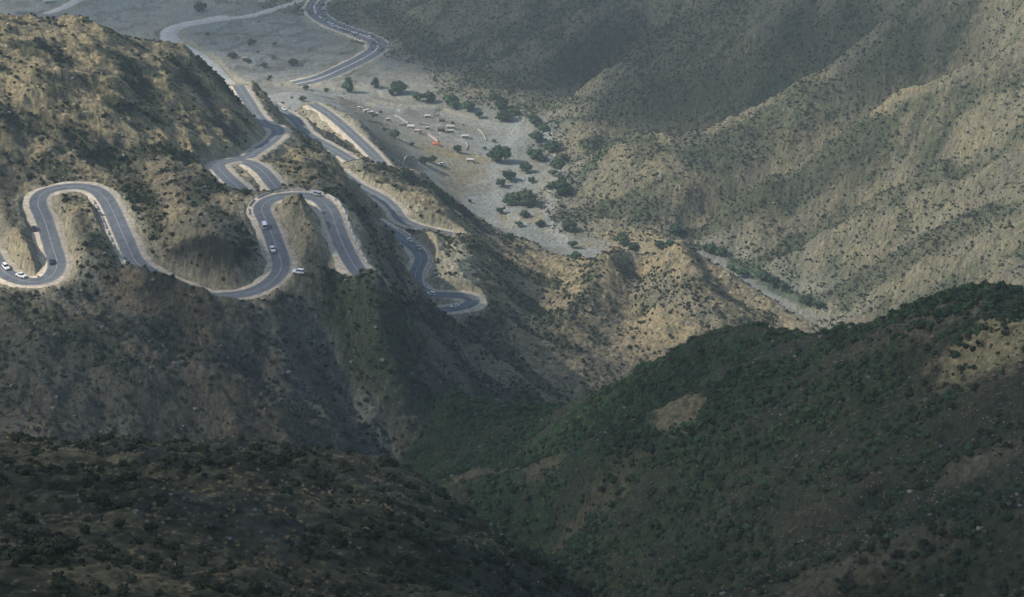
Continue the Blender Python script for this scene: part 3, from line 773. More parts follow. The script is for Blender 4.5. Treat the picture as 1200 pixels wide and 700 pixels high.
def shrub_mesh(seed, m, n=110, lobes=3, fl=.8):
    rnd = random.Random(seed); bm = bmesh.new()
    clump(bm, (0, 0, .42), .62, n//2, .2, rnd, True, fl)
    for k in range(lobes):
        a = rnd.random()*6.3
        clump(bm, (math.cos(a)*.5, math.sin(a)*.5, .22+.35*rnd.random()), .3+.2*rnd.random(), n//(2*lobes), .17, rnd, True, fl)
    for k in range(5):                                    # stems down to the soil
        a = rnd.random()*6.3
        q = [Vector((math.cos(a)*.1, math.sin(a)*.1, -.25)), Vector((math.cos(a)*.35, math.sin(a)*.35, .35))]
        w = Vector((-math.sin(a), math.cos(a), 0))*.03
        bm.faces.new([bm.verts.new(q[0]-w), bm.verts.new(q[0]+w), bm.verts.new(q[1]+w), bm.verts.new(q[1]-w)])
    return fin_bm('shrub', bm, m)
def twig_mesh(seed, m, n=70):
    rnd = random.Random(seed); bm = bmesh.new()
    for k in range(n):
        a = rnd.random()*6.3; e = .25+1.15*rnd.random(); L = .5+.55*rnd.random()
        d = Vector((math.cos(a)*math.cos(e), math.sin(a)*math.cos(e), math.sin(e)))
        b = Vector((rnd.gauss(0, .13), rnd.gauss(0, .13), -.12)); w = Vector((-math.sin(a), math.cos(a), 0))*.035
        bm.faces.new([bm.verts.new(b-w), bm.verts.new(b+w), bm.verts.new(b+d*L)])
    return fin_bm('tuft', bm, m)
def stone_mesh(seed):
    rnd = random.Random(seed); bm = bmesh.new()
    bmesh.ops.create_icosphere(bm, subdivisions=2, radius=1.0)
    of = Vector((rnd.random()*90, 3, 1))
    for v in bm.verts:
        d = v.co.normalized(); f = .8+.5*mnoise.noise(d*1.5+of)+.18*mnoise.noise(d*4+of)
        v.co = Vector((d.x*f*1.15, d.y*f*.9, d.z*f*.6+.12))
    return fin_bm('stone', bm, M_ROCK)

PROTO = {
    'scrub': [shrub_mesh(i, M_SHRUB) for i in (1, 2, 3)], 'green': [shrub_mesh(i, M_GREEN, 130) for i in (4, 5, 6)], 'dry': [shrub_mesh(i, M_OLIVE, 80, 2) for i in (7, 8)],
    'grass': [twig_mesh(i, M_GRASS) for i in (9, 10)], 'stone': [stone_mesh(i) for i in (11, 12, 13)]}

# candidates, world-uniform over each stretch of ground
def scatter(n, x0, x1, y0, y1, seed):
    r = np.random.default_rng(seed)
    x, y = r.uniform(x0, x1, n), r.uniform(y0, y1, n)
    fan = np.abs(x) < (y*math.tan(math.radians(19))+25)
    x, y = x[fan], y[fan]
    h, rw, slope, gul, gul2, rd, rough = height(x, y)
    return x, y, samp_T(x, y), rw, slope, gul, gul2, rd, r.random(len(x)), r
def stripe_cover(x, y):
    d = np.full(len(x), 9.0)
    for pts_, wd, colr, st in STRIPES:
        if colr[1] > colr[0]: d = np.minimum(d, line_dist(x, y, np.array([hit(*p)[:2] for p in pts_]))/wd)
    return 1-sstep(.5, 1.2, d)
PLANTS = []      # x, y, z, radius, kind, region
def put(sel, x, y, z, rad, kind, reg):
    for i in np.nonzero(sel)[0]: PLANTS.append((x[i], y[i], z[i], rad[i], kind, reg))
def grow():
    # near hillside (A)
    x, y, z, rw, sl, g, g2, rd, u, r = scatter(90000, -120, 130, 105, 330, 21)
    pat = fbm(x/22, y/22, 3, 200); pk = fbm(x/9, y/9, 2, 205)
    dn = np.clip(.34+1.3*pat+.5*pk+.3*sstep(-30, 10, x), 0.05, 1.2)
    put((rw[0] > .5) & (u < .24*dn+.01), x, y, z, .3+1.0*r.random(len(x))**2.4, 'scrub', 'A')
    put((rw[0] > .5) & (u > .3) & (u < .3+.10*(1-dn*.6)), x, y, z, .22+.35*r.random(len(x))**2, 'dry', 'A')
    put((rw[0] > .5) & (u > .6) & (u < .6+.36*np.clip(.8-dn+.3*pk, .1, 1)), x, y, z, .22+.42*r.random(len(x)), 'grass', 'A')
    put((rw[0] > .5) & (u > .95) & (u < .966), x, y, z, .12+.4*r.random(len(x))**4, 'stone', 'A')
    # green ridge (G)
    x, y, z, rw, sl, g, g2, rd, u, r = scatter(330000, -80, 270, 215, 680, 22)
    pat = fbm(x/30+9, y/30, 4, 140, .6); pk = fbm(x/8, y/8, 2, 215); top = sstep(330, 470, y+.25*x)
    dn = np.clip(.26+2.0*pat+.6*pk+.30*top, 0.03, 1.2)
    sx_, sy_, _ = hit(793, 476)
    G = (rw[1] > .5) & ((np.hypot((x-sx_)/8, (y-sy_)/13)+.5*pk > .8) | (u > .97))
    put(G & (u < .20*dn*(.35+.65*top)), x, y, z, .4+1.25*r.random(len(x))**2.6, 'green', 'G')
    put(G & (u > .2) & (u < .2+.16*dn), x, y, z, .35+1.25*r.random(len(x))**2.6, 'scrub', 'G')
    put(G & (u > .4) & (u < .4+.05*(1.2-dn)), x, y, z, .3+.5*r.random(len(x))**2, 'dry', 'G')
    put(G & (u > .6) & (u < .6+.09*np.clip(1-dn, 0, 1)), x, y, z, .25+.35*r.random(len(x)), 'grass', 'G')
    put(G & (u > .97) & (u < .974), x, y, z, .25+.6*r.random(len(x))**4, 'stone', 'G')
    # roadside hills (C, H)
    x, y, z, rw, sl, g, g2, rd, u, r = scatter(400000, -330, 170, 590, 1230, 23)
    pat = fbm(x/30+9, y/30, 4, 140, .6); pm = fbm(x/18, y/18, 3, 110); pk = fbm(x/8, y/8, 2, 225)
    sd = stripe_cover(x, y)
    dn = np.clip(.12-.10*((y > 830) & (x < -80))+.9*sd+.35*(y < 700)*(1-sstep(620, 690, y))+.12*(y < 690)-.9*pat+.4*pm+.5*pk+.2*(1-sstep(.03, .3, g2)), .015, 1)
    ok = ((rw[2]+rw[3]) > .5) & (rd > 1.5)
    put(ok & (u < .22*dn+.008), x, y, z, .4+1.25*r.random(len(x))**2.6, 'scrub', 'C')
    put(ok & (u > .25) & (u < .25+.05*dn+.012), x, y, z, .4+.7*r.random(len(x))**2, 'dry', 'C')
    put(ok & (u > .9) & (u < .912), x, y, z, .3+1.1*r.random(len(x))**4, 'stone', 'C')
    # mountain wall (M)
    x, y, z, rw, sl, g, g2, rd, u, r = scatter(900000, -330, 480, 780, 1790, 24)
    pm = fbm(x/18, y/18, 3, 110); pk = fbm(x/9, y/9, 2, 235)
    sd = stripe_cover(x, y)
    dn = np.clip(.16+.8*sd+.4*(1-sstep(.05, .4, g))+.35*(1-sstep(.03, .3, g2))-.5*pm+.5*pk, .04, 1)
    ok = rw[5] > .5
    put(ok & (u < .26*dn+.02), x, y, z, .4+1.2*r.random(len(x))**3.0, 'scrub', 'M')
    put(ok & (u > .3) & (u < .33+.05*dn), x, y, z, .5+.8*r.random(len(x))**2, 'dry', 'M')
    put(ok & (u > .9) & (u < .908), x, y, z, .4+1.0*r.random(len(x))**4, 'stone', 'M')
    # valley floor (V): low scrub between the trees
    x, y, z, rw, sl, g, g2, rd, u, r = scatter(40000, -420, 200, 900, 1950, 25)
    pk = fbm(x/16, y/16, 3, 245)
    ok = (rw[4] > .5) & (rd > 1)
    put(ok & (u < .045*np.clip(pk*2+.1, 0, 1)), x, y, z, .35+1.9*r.random(len(x))**3.5, 'scrub', 'V')
    put(ok & (u > .9) & (u < .91), x, y, z, .3+.5*r.random(len(x))**4, 'stone', 'V')
grow()
P = np.array([p[:4] for p in PLANTS]); PK = np.array([p[4] for p in PLANTS]); PR = np.array([p[5] for p in PLANTS])
pxs, pys = project(P[:, 0], P[:, 1], P[:, 2])
dist = np.sqrt(P[:, 0]**2+P[:, 1]**2+(P[:, 2]-CAM_Z)**2)
size = P[:, 3]/dist*FPX*2
# in sight? march from the camera
tt = np.linspace(.25, .985, 60)[:, None]
vis = (samp_T(P[None, :, 0]*tt, P[None, :, 1]*tt) < CAM_Z+(P[None, :, 2]+.4-CAM_Z)*tt+.3).all(0)
vis &= (pxs > 0) & (pxs < 1200) & (pys > 0) & (pys < 700)
print('PLANTS', {k: int((PK == k).sum()) for k in PROTO}, 'visible', int(vis.sum()))
single = np.zeros(len(P), bool)
for kinds, cap in ((('scrub',), 165), (('green',), 95), (('dry',), 30), (('grass',), 12), (('stone',), 160)):
    m = np.isin(PK, kinds) & vis
    idx = np.nonzero(m)[0]; single[idx[np.argsort(-size[idx])[:cap]]] = True
WHERE = {'A': 'the shaded brown hillside in the foreground', 'G': 'the green ridge at right', 'C': 'the hills around the switchback road', 'M': 'the mountain wall', 'V': 'the valley floor'}
WORD = {'scrub': ('shrub', 'shrub', 'dark green rounded shrub on %s'), 'green': ('shrub', 'shrub', 'fresh green bushy shrub on %s'), 'dry': ('dry_bush', 'bush', 'low brown dried up bush on %s'),
        'grass': ('grass_tuft', 'grass', 'straw coloured tuft of dry grass on %s'), 'stone': ('boulder', 'rock', 'grey weathered rock lying on %s')}
GRP = {'scrub': 'dark shrubs on ', 'green': 'green shrubs on ', 'dry': 'dry bushes on ', 'grass': 'grass tufts on ', 'stone': 'rocks on '}
srnd = random.Random(5); turn_ = {}
def stretch(rg, px, py, y):
    if rg == 'A':
        if py > 625 and px < 330: return 'the near knoll in the bottom left corner'
        if py < 560 and px < 200: return 'the left end of the brown hillside crest'
        if py < 570: return 'the middle of the brown hillside crest'
        if px > 470: return 'the right end of the brown hillside above the ravine'
        return 'the open slope of the brown hillside' if px < 250 else 'the scrubby middle of the brown hillside'
    if rg == 'G':
        if math.hypot(px-793, (py-476)*1.2) < 75: return 'the ground round the bare grey scar'
        if y > 500: return 'the left tip of the green ridge'
        if py < 430: return 'the skyline of the green ridge'
        if px < 800 and py > 530: return 'the lower spur beside the ravine'
        if py > 600: return 'the foot of the green ridge in the bottom right'
        return 'the right shoulder of the green ridge' if px > 1020 else 'the middle of the green ridge face'
    if rg == 'C':
        if py < 185 and px < 320: return 'the sunny hill at upper left'
        if px < 230 and py < 350: return 'the banks of the left hairpin'
        if px < 450 and py < 350: return 'the banks of the middle hairpin'
        if py < 350: return 'the spurs above the valley floor'
        return 'the shaded slope below the hairpins'
    return WHERE[rg]
for i in np.nonzero(single)[0]:
    k, rg = PK[i], PR[i]; ms = PROTO[k]; turn_[k] = turn_.get(k, 0)+1
    o = link(WORD[k][0], ms[turn_[k] % len(ms)])
    o.location = P[i, :3]; o.rotation_euler = (0, 0, srnd.random()*6.3)
    q = P[i, 3]; o.scale = (q*srnd.uniform(.9, 1.15), q*srnd.uniform(.9, 1.15), q*srnd.uniform(.8, 1.15))
    wh = stretch(rg, pxs[i], pys[i], P[i, 1]); tag(o, WORD[k][2] % wh, WORD[k][1], GRP[k]+wh)

def instancer(name, idx, protos, label, seed):
    """one mass of small plants: points carrying copies of the shared meshes"""
    me = bpy.data.meshes.new(name)
    me.vertices.add(len(idx)); me.vertices.foreach_set('co', P[idx, :3].astype(np.float32).ravel())
    r = np.random.default_rng(seed)
    a = me.attributes.new('size', 'FLOAT', 'POINT'); a.data.foreach_set('value', (P[idx, 3]).astype(np.float32))
    a = me.attributes.new('turn', 'FLOAT', 'POINT'); a.data.foreach_set('value', r.uniform(0, 6.28, len(idx)).astype(np.float32))
    a = me.attributes.new('pick', 'INT', 'POINT'); a.data.foreach_set('value', r.integers(0, len(protos), len(idx)).astype(np.int32))
    o = link(name, me)
    ng = bpy.data.node_groups.new(name, 'GeometryNodeTree')
    ng.interface.new_socket('Geometry', in_out='INPUT', socket_type='NodeSocketGeometry'); ng.interface.new_socket('Geometry', in_out='OUTPUT', socket_type='NodeSocketGeometry')
    n, l = ng.nodes, ng.links
    gi, go = n.new('NodeGroupInput'), n.new('NodeGroupOutput')
    m2p = n.new('GeometryNodeMeshToPoints'); l.new(gi.outputs[0], m2p.inputs['Mesh'])
    iop = n.new('GeometryNodeInstanceOnPoints'); iop.inputs['Pick Instance'].default_value = True
    jn = n.new('GeometryNodeJoinGeometry')
    for p in reversed(protos):
        oi = n.new('GeometryNodeObjectInfo'); oi.inputs['Object'].default_value = p; oi.inputs['As Instance'].default_value = True; oi.transform_space = 'ORIGINAL'
        l.new(oi.outputs['Geometry'], jn.inputs[0])
    l.new(m2p.outputs[0], iop.inputs['Points']); l.new(jn.outputs[0], iop.inputs['Instance'])
    def att(nm, t):
        q = n.new('GeometryNodeInputNamedAttribute'); q.data_type = t; q.inputs['Name'].default_value = nm; return q.outputs['Attribute']
    l.new(att('pick', 'INT'), iop.inputs['Instance Index']); l.new(att('size', 'FLOAT'), iop.inputs['Scale'])
    cx = n.new('ShaderNodeCombineXYZ'); l.new(att('turn', 'FLOAT'), cx.inputs['Z']); l.new(cx.outputs[0], iop.inputs['Rotation'])
    l.new(iop.outputs[0], go.inputs[0])
    md = o.modifiers.new('spread', 'NODES'); md.node_group = ng
    return tag(o, label, None, None, 'stuff')
MASS = {'scrub': ('scrub', 'mass of small dark scrub on '), 'green': ('green_scrub', 'mass of small green bushes on '), 'dry': ('dry_scrub', 'mass of low dried bushes on '),
        'grass': ('dry_grass', 'straw coloured dry grass on '), 'stone': ('loose_stones', 'loose grey stones on ')}
first = {}
for o in COL.objects:
    if o.type == 'MESH' and o.get('category') in ('shrub', 'bush', 'grass', 'rock'): first.setdefault(o.data.name, o)
for k in PROTO:
    pr = [first[m.name] for m in PROTO[k] if m.name in first]
    for rg in WHERE:
        idx = np.nonzero((PK == k) & (PR == rg) & ~single)[0]
        if len(idx) and pr: instancer(MASS[k][0], idx, pr, MASS[k][1]+WHERE[rg], 50+len(k)+ord(rg))

# ------------------------------------------------------------------ trees on the valley floor and beside the road
def trunk_bm(h, r, rnd, limbs=3, lean=.1):
    bm = bmesh.new()
    def tube(p, q, r0, r1, n=7):
        d = (q-p).normalized(); u = d.orthogonal().normalized(); w = d.cross(u)
        A = [bm.verts.new(p+(u*math.cos(2*math.pi*k/n)+w*math.sin(2*math.pi*k/n))*r0) for k in range(n)]
        B = [bm.verts.new(q+(u*math.cos(2*math.pi*k/n)+w*math.sin(2*math.pi*k/n))*r1) for k in range(n)]
        for k in range(n): bm.faces.new([A[k], A[(k+1) % n], B[(k+1) % n], B[k]])
    a, m = Vector((0, 0, -.4)), Vector((lean*h, 0, h*.45))
    tube(a, m, r*1.25, r*.8)
    for k in range(limbs):
        t = 6.28*k/limbs+rnd.random()
        tube(m, m+Vector((math.cos(t)*h*.3, math.sin(t)*h*.3, h*(.3+.2*rnd.random()))), r*.6, r*.25)
    return bm
def crown_bm(kind, rnd):
    """unit crown: about 1 wide radius, standing from the ground up"""
    bm = bmesh.new()
    if kind == 'tall':
        for z, r in ((.55, .62), (1.05, .68), (1.55, .55), (2.0, .36)): clump(bm, (rnd.gauss(0, .12), rnd.gauss(0, .12), z), r, 70, .17, rnd, True, .85)
        for k in range(4):
            a = rnd.random()*6.3; clump(bm, (math.cos(a)*.55, math.sin(a)*.55, .6+.8*rnd.random()), .34, 34, .15, rnd)
    else:
        n = 6 if kind == 'wide' else 4
        clump(bm, (0, 0, .75), .62, 90, .16, rnd, True, .8)
        for k in range(n):
            a = 6.28*k/n+rnd.random()*.9; d = .42+.28*rnd.random()
            clump(bm, (math.cos(a)*d, math.sin(a)*d, .38+.55*rnd.random()), .30+.2*rnd.random(), 46, .15, rnd, True, .8)
    return bm
TREEK = {}
for kind, nvar in (('tall', 2), ('wide', 4), ('round', 3)):
    TREEK[kind] = []
    for v in range(nvar):
        rn = random.Random(300+v+len(kind)*7)
        TREEK[kind].append((fin_bm('trunk', trunk_bm(1.0 if kind != 'tall' else 1.5, .07, rn), M_BARK), fin_bm('crown', crown_bm(kind, rn), M_TREE if v % 2 == 0 else M_GREEN)))
trnd = random.Random(9)
def tree(px, py, wpx, kind, label, group, name='tree', cat='tree', hs=1.0):
    x, y, z = hit(px, py)
    R = math.sqrt(x*x+y*y+(z-CAM_Z)**2); rad = wpx/FPX*R/2*1.18
    t = bpy.data.objects.new(name, None); COL.objects.link(t)
    t.location = (x, y, z-.05); t.rotation_euler = (0, 0, trnd.random()*6.3)
    ms = TREEK[kind]; m = ms[trnd.randrange(len(ms))]
    for nm, me, zz in (('trunk', m[0], 0), ('crown', m[1], 0)):
        o = link(nm, me, None, t); o.scale = (rad*trnd.uniform(.92, 1.1), rad*trnd.uniform(.92, 1.1), rad*hs*trnd.uniform(.9, 1.1))
    return tag(t, label, cat, group)
VT = 'trees along the river bed'
TREES = [(408,108,16,'tall','tall dark tree at the far edge of the settlement'),(440,103,12,'tall','narrow upright tree alone on the grey gravel above the settlement'),
 (467,110,20,'wide','dark rounded tree on the gravel, second right of the narrow upright tree'),(458,111,9,'round','small low bush touching the left side of the dark rounded tree'),
 (489,118,14,'wide','left half of a flat pair of trees above the settlement'),(503,119,16,'wide','right half of a flat pair of trees above the settlement'),
 (529,126,21,'wide','broad low tree at the upper right edge of the settlement'),(549,130,18,'wide','broad low tree just right of the broad tree by the settlement'),(561,139,12,'round','small round tree at the foot of two broad trees, settlement edge'),
 (587,127,16,'wide','tree tucked at the foot of the mountain, first in the line along the far bank'),(592,141,20,'wide','large tree on the far bank below the mountain corner'),(604,136,14,'round','tree leaning over the gravel, right of the large far bank tree'),
 (579,117,13,'wide','tree in the shade where mountain and gravel meet'),(622,141,10,'round','small pale tree at the mouth of the dark side valley'),(628,149,16,'wide','tree in the upper grove right of the gravel, nearest the mountain'),(637,154,14,'wide','tree in the upper grove, overlapping its neighbour on the left'),
 (629,166,19,'wide','compact round tree below the upper grove'),(647,178,20,'wide','square topped tree on the right side of the river bed'),(586,190,25,'wide','big dense tree at the left edge of the gravel bed'),
 (628,188,20,'wide','oval tree in the middle of the gravel bed'),(617,202,18,'wide','low wide tree in the middle of the gravel, below the oval one'),(652,197,17,'wide','tree near the right bank, third down on that side'),(660,188,12,'round','small tree against the mountain foot above the third bank tree'),
 (657,229,26,'wide','wide flat tree on the right bank against the tan slope'),(597,212,18,'wide','upper lump of the double tree on the left of the gravel'),(587,219,13,'round','lower lump of the double tree on the left of the gravel'),
 (616,241,26,'wide','right half of the largest clump of trees on the gravel'),(600,240,20,'wide','left half of the largest clump of trees on the gravel'),(623,215,10,'round','small round bush in mid gravel above the largest clump'),
 (587,250,11,'round','low bush left of the sandy bar below the largest clump'),(615,255,12,'wide','bright green bush on the sandy bar'),(608,266,8,'round','little bush below the bright green one on the sandy bar'),(633,266,12,'round','dark round bush alone on the gravel right of the sandy bar'),
 (596,281,13,'wide','flat bush near the dark spur tip at the lower edge of the gravel'),(667,272,20,'wide','leafy tree at the foot of the tan slope, right bank bend'),(671,291,12,'round','small round tree in the gravel bend, upper of two'),(675,304,15,'round','round tree in the gravel bend, lower of two'),
 (463,162,14,'wide','dark green tree on the slope left of the huts'),(483,171,6,'round','tiny round tree on the slope right of the dark green one'),(536,179,12,'wide','low green bush on the straw coloured field'),(496,192,13,'wide','left part of the fresh green clump by the white vehicle'),(506,191,11,'wide','right part of the fresh green clump by the white vehicle'),
 (579,167,6,'round','tiny tree on the left gravel edge, upper'),(568,176,5,'round','tiny tree on the left gravel edge, lower'),(648,207,12,'round','ragged bush on the right bank below the third tree'),(658,212,9,'round','small dark bush just right of the ragged one'),
 (382,108,8,'round','small tree at the end of the wide upper road'),(359,105,9,'round','small round tree on the shaded gravel under the road end'),(355,119,10,'round','bush beside the road cutting'),
 (727,280,11,'wide','small bush on the straw bank beyond the two small hills, upper'),(729,287,16,'wide','bush on the straw bank beyond the two small hills, lower'),(743,296,16,'wide','rounded tree on the gravel between the two hill tops'),(773,292,14,'wide','tree directly behind the right hill top'),(785,289,12,'round','dark tree behind the right hill top, at the gully mouth'),
 (792,275,20,'wide','dark tree at the mouth of the gully under the long lit spur'),(832,297,18,'wide','left part of the long green thicket by the narrow wadi'),(845,300,16,'wide','right part of the long green thicket by the narrow wadi'),(857,318,11,'round','round tree in the narrow wadi, upper of two'),(870,325,14,'wide','round tree in the narrow wadi, lower of two'),
 (893,328,18,'wide','green tree on the right bank of the narrow wadi'),(906,334,15,'wide','green tree touching its neighbour on the right bank of the wadi'),(917,339,11,'round','small tree below the green pair on the wadi bank'),(945,356,16,'wide','green tree low on the wadi bank near the ridge'),(958,361,14,'wide','last green tree before the wadi goes behind the ridge'),
 (234,13,15,'wide','dark tree on the far plain left of the pale house'),(243,42,6,'round','tiny shrub tree on the far plain by the pale broad track'),(295,53,9,'round','small dark tree in the middle of the far shaded plain'),(322,54,6,'round','tiny tree right of the small dark one on the far plain'),
 (273,68,10,'wide','low dark bush on the far plain near the sunny hill'),(291,74,8,'round','small tree beside the pale hut on the far plain'),(344,77,12,'wide','spreading bush on the far plain left of the wide road'),(310,79,9,'round','low bush on the far plain below the pale hut'),(316,92,6,'round','tiny bush low on the far plain'),
 (287,229,13,'round','dark round bush on the edge above the left leg of the middle hairpin'),(347,241,6,'round','small green tree inside the top of the middle hairpin'),(383,225,8,'round','dark bush on the outer edge of the middle hairpin by the white car'),(365,212,5,'tall','little pointed tree on the bank behind the middle hairpin')]
for t in TREES: tree(*t, VT if not (t[1] > 205 and t[0] < 400) else 'bushes by the hairpins', hs=.95 if t[3] != 'tall' else .8)
bb = tree(70, 655, 44, 'wide', 'large dense dark green bush standing out on the brown hillside at lower left', None, 'large_bush', 'bush', hs=.85)

for ch in bb.children:
    if ch.name.startswith('crown'):
        ch.data = ch.data.copy(); ch.data.materials[0] = M_SHRUB

# ------------------------------------------------------------------ vehicles
M_WHITE = mat('white_car_paint', (.80,.80,.79), .3, .5, .04, 1); M_SILV = mat('silver_car_paint', (.42,.43,.44), .3, .5, .05, 1, .3); M_DKCAR = mat('dark_car_paint', (.045,.05,.06), .3, .5, .1, 1)
M_GLASS = mat('car_glass', (.03,.035,.04), .1, .6, .1, 1); M_TYRE = mat('tyre', (.03,.03,.03), .9, .2, .1, 4); M_LAMP = mat('lamp_glass', (.7,.68,.6), .2, .5, .1, 2); M_RED = mat('tail_lamp', (.4,.03,.03), .3, .5, .1, 2)
def loft(sections):
    """a closed body from cross sections [(x, [(y, z), ...]), ...]"""
    bm = bmesh.new(); rows = [[bm.verts.new((x, y, z)) for y, z in pr] for x, pr in sections]
    n = len(rows[0])
    for a, b in zip(rows[:-1], rows[1:]):
        for k in range(n): bm.faces.new([a[k], a[(k+1) % n], b[(k+1) % n], b[k]])
    bm.faces.new(rows[0][::-1]); bm.faces.new(rows[-1])
    bmesh.ops.recalc_face_normals(bm, faces=bm.faces)
    return bm
def sec(x, w, z0, z1, tw): return (x, [(-w, z0), (w, z0), (w, z0+(z1-z0)*.6), (tw, z1), (-tw, z1), (-w, z0+(z1-z0)*.6)])
CARK = {'saloon': dict(L=2.3, body=[(-2.3,.78,.35,.72,.66),(-2.2,.86,.25,.9,.76),(-1.2,.88,.22,.95,.8),(1.0,.88,.22,.93,.8),(2.1,.84,.25,.8,.72),(2.3,.74,.35,.68,.6)], cab=[(-1.55,.72,.92,.96,.68),(-.95,.74,.9,1.42,.6),(.2,.74,.9,1.46,.6),(1.0,.74,.9,.96,.66)]),
 'suv': dict(L=2.4, body=[(-2.4,.84,.42,.95,.78),(-2.3,.92,.32,1.1,.84),(1.0,.94,.3,1.12,.86),(2.2,.9,.34,1.02,.8),(2.4,.82,.44,.9,.7)], cab=[(-2.32,.82,1.08,1.14,.8),(-2.15,.82,1.08,1.74,.7),(.3,.82,1.08,1.78,.7),(1.05,.82,1.08,1.14,.76)]),
 'pickup': dict(L=2.55, body=[(-2.55,.86,.42,1.0,.84),(-.6,.9,.36,1.02,.86),(1.3,.9,.34,1.06,.84),(2.4,.88,.36,.98,.78),(2.55,.8,.46,.86,.7)], cab=[(-.75,.8,1.02,1.08,.78),(-.65,.8,1.02,1.68,.7),(.55,.8,1.02,1.7,.7),(1.3,.8,1.02,1.1,.76)]),
 'van': dict(L=2.5, body=[(-2.5,.86,.35,1.1,.86),(-2.4,.92,.3,1.15,.9),(2.2,.92,.3,1.1,.88),(2.5,.84,.4,.95,.8)], cab=[(-2.45,.88,1.12,1.2,.86),(-2.38,.88,1.12,2.05,.8),(1.2,.88,1.1,2.08,.8),(2.1,.86,1.08,1.14,.82)])}
CARM = {}
def car_meshes(kind, paint):
    key = (kind, paint.name)
    if key in CARM: return CARM[key]
    d = CARK[kind]
    bodyb = loft([sec(*q) for q in d['body']])
    c = d['cab']; cabb = loft([sec(*q) for q in c])
    # roof skin sits 1 cm over the glass house
    rf = bmesh.new(); a, b = c[1], c[2]
    vs = [rf.verts.new(v) for v in ((a[0]-.02, -a[4], a[3]+.012), (b[0]+.02, -b[4], b[3]+.012), (b[0]+.02, b[4], b[3]+.012), (a[0]-.02, a[4], a[3]+.012))]
    vt = [rf.verts.new(v.co+Vector((0, 0, .05))) for v in vs]
    rf.faces.new(vt)
    for k in range(4): rf.faces.new([vs[k], vs[(k+1) % 4], vt[(k+1) % 4], vt[k]])
    wh = bmesh.new(); bmesh.ops.create_cone(wh, segments=14, radius1=.34, radius2=.34, depth=.24, cap_ends=True, matrix=Matrix.Rotation(math.pi/2, 4, 'X'))
    lp = bmesh.new(); bmesh.ops.create_cube(lp, size=1, matrix=Matrix.Diagonal((.06, .34, .16, 1)))
    parts = dict(body=fin_bm('body', bodyb, paint), cabin_glass=fin_bm('cabin_glass', cabb, M_GLASS), roof=fin_bm('roof', rf, paint), wheel=fin_bm('wheel', wh, M_TYRE), headlight=fin_bm('headlight', lp, M_LAMP))
    t2 = parts['headlight'].copy(); t2.materials[0] = M_RED; parts['tail_light'] = t2
    CARM[key] = parts
    return parts
def nearest_road(x, y):
    best = None
    for nm, r in ROADS.items():
        if nm in ('track', 'far_track', 'broad_track'): continue
        d = np.hypot(r['line'][:, 0]-x, r['line'][:, 1]-y); i = int(np.argmin(d))
        if best is None or d[i] < best[0]: best = (d[i], r, i)
    return best
def vehicle(px, py, kind, paint, label, name='car', cat='car', rot=None, onroad=True, flip=False, group='vehicles on the mountain road', side=None):
    x, y, z = hit(px, py)
    ry = 0.0
    if onroad:
        d, r, i = nearest_road(x, y)
        L = r['line']; i = min(max(i, 2), len(L)-3)
        t = L[i+2]-L[i-2]; a = math.atan2(t[1], t[0]); c = L[i]
        nrm = Vector((t[1], -t[0], 0)).normalized()
        off = (x-c[0])*nrm.x+(y-c[1])*nrm.y
        off = max(min(off, r['half']-1.2), -r['half']+1.2) if side is None else side
        if abs(off) < 1.1: off = 1.75 if off >= 0 else -1.75
        x, y, z = c[0]+nrm.x*off, c[1]+nrm.y*off, c[2]+.012
        ry = -math.atan2(t[2], math.hypot(t[0], t[1]))
        if flip: a += math.pi; ry = -ry
    else:
        a = rot or 0.0; z = gz(x, y)+.03
    t = bpy.data.objects.new(name, None); COL.objects.link(t)
    t.location = (x, y, z); t.rotation_euler = (0, ry, a)
    m = car_meshes(kind, paint); d = CARK[kind]; L = d['L']
    link('body', m['body'], None, t); link('cabin_glass', m['cabin_glass'], None, t); link('roof', m['roof'], None, t)
    for sx in (-.62, .6):
        for sy in (-.83, .83): o = link('wheel', m['wheel'], None, t); o.location = (sx*L, sy, .34)
    zf = d['body'][-1][3]-.1
    for sy in (-.55, .55):
        o = link('headlight', m['headlight'], None, t); o.location = (L, sy, zf-.02)
        o = link('tail_light', m['tail_light'], None, t); o.location = (-L, sy, d['body'][0][3]-.12)
    return tag(t, label, cat, group)
vehicle(4,317,'suv',M_WHITE,'white car on the far left road leg, first of a pair at the left edge')
vehicle(26,326,'pickup',M_WHITE,'white pickup at the bottom of the left bend, second of a pair',flip=True,name='pickup_truck',cat='pickup')
vehicle(61,310,'saloon',M_DKCAR,'dark car driving up the left leg of the left hairpin')
vehicle(35,269,'saloon',M_DKCAR,'dark car parked on the outer shoulder of the left hairpin',side=-5.1)
vehicle(310,268,'van',M_WHITE,'white van on the left leg of the middle hairpin, higher of two',name='van',cat='van')
vehicle(320,296,'pickup',M_WHITE,'white pickup with dark bed on the left leg of the middle hairpin, lower of two',name='pickup_truck',cat='pickup')
vehicle(350,324,'suv',M_WHITE,'white car parked beyond the outer shoulder at the foot of the middle hairpin',onroad=False,rot=2.9)
vehicle(374,230,'suv',M_SILV,'silver car rounding the top of the middle hairpin',flip=True)
vehicle(480,284,'saloon',M_WHITE,'white car on the S bend, ahead of the grey one')
vehicle(490,293,'pickup',M_SILV,'grey pickup in the middle of the S bend',name='pickup_truck',cat='pickup')
vehicle(505,347,'suv',M_WHITE,'white car entering the tight lower hairpin')
vehicle(534,362,'saloon',M_WHITE,'white car on the near side of the tight lower hairpin',flip=True)
vehicle(334,129,'saloon',M_WHITE,'white car in the road cutting beyond the sunny hill')
HV = 'vehicles on the wide upper road'
vehicle(390,31,'van',M_WHITE,'white van on the wide upper road, rearmost of the line',name='van',cat='van',group=HV)
vehicle(398,33.5,'saloon',M_WHITE,'white car close behind a van on the wide upper road',group=HV)
vehicle(417,40,'saloon',M_WHITE,'white car midway along the wide upper road',group=HV)
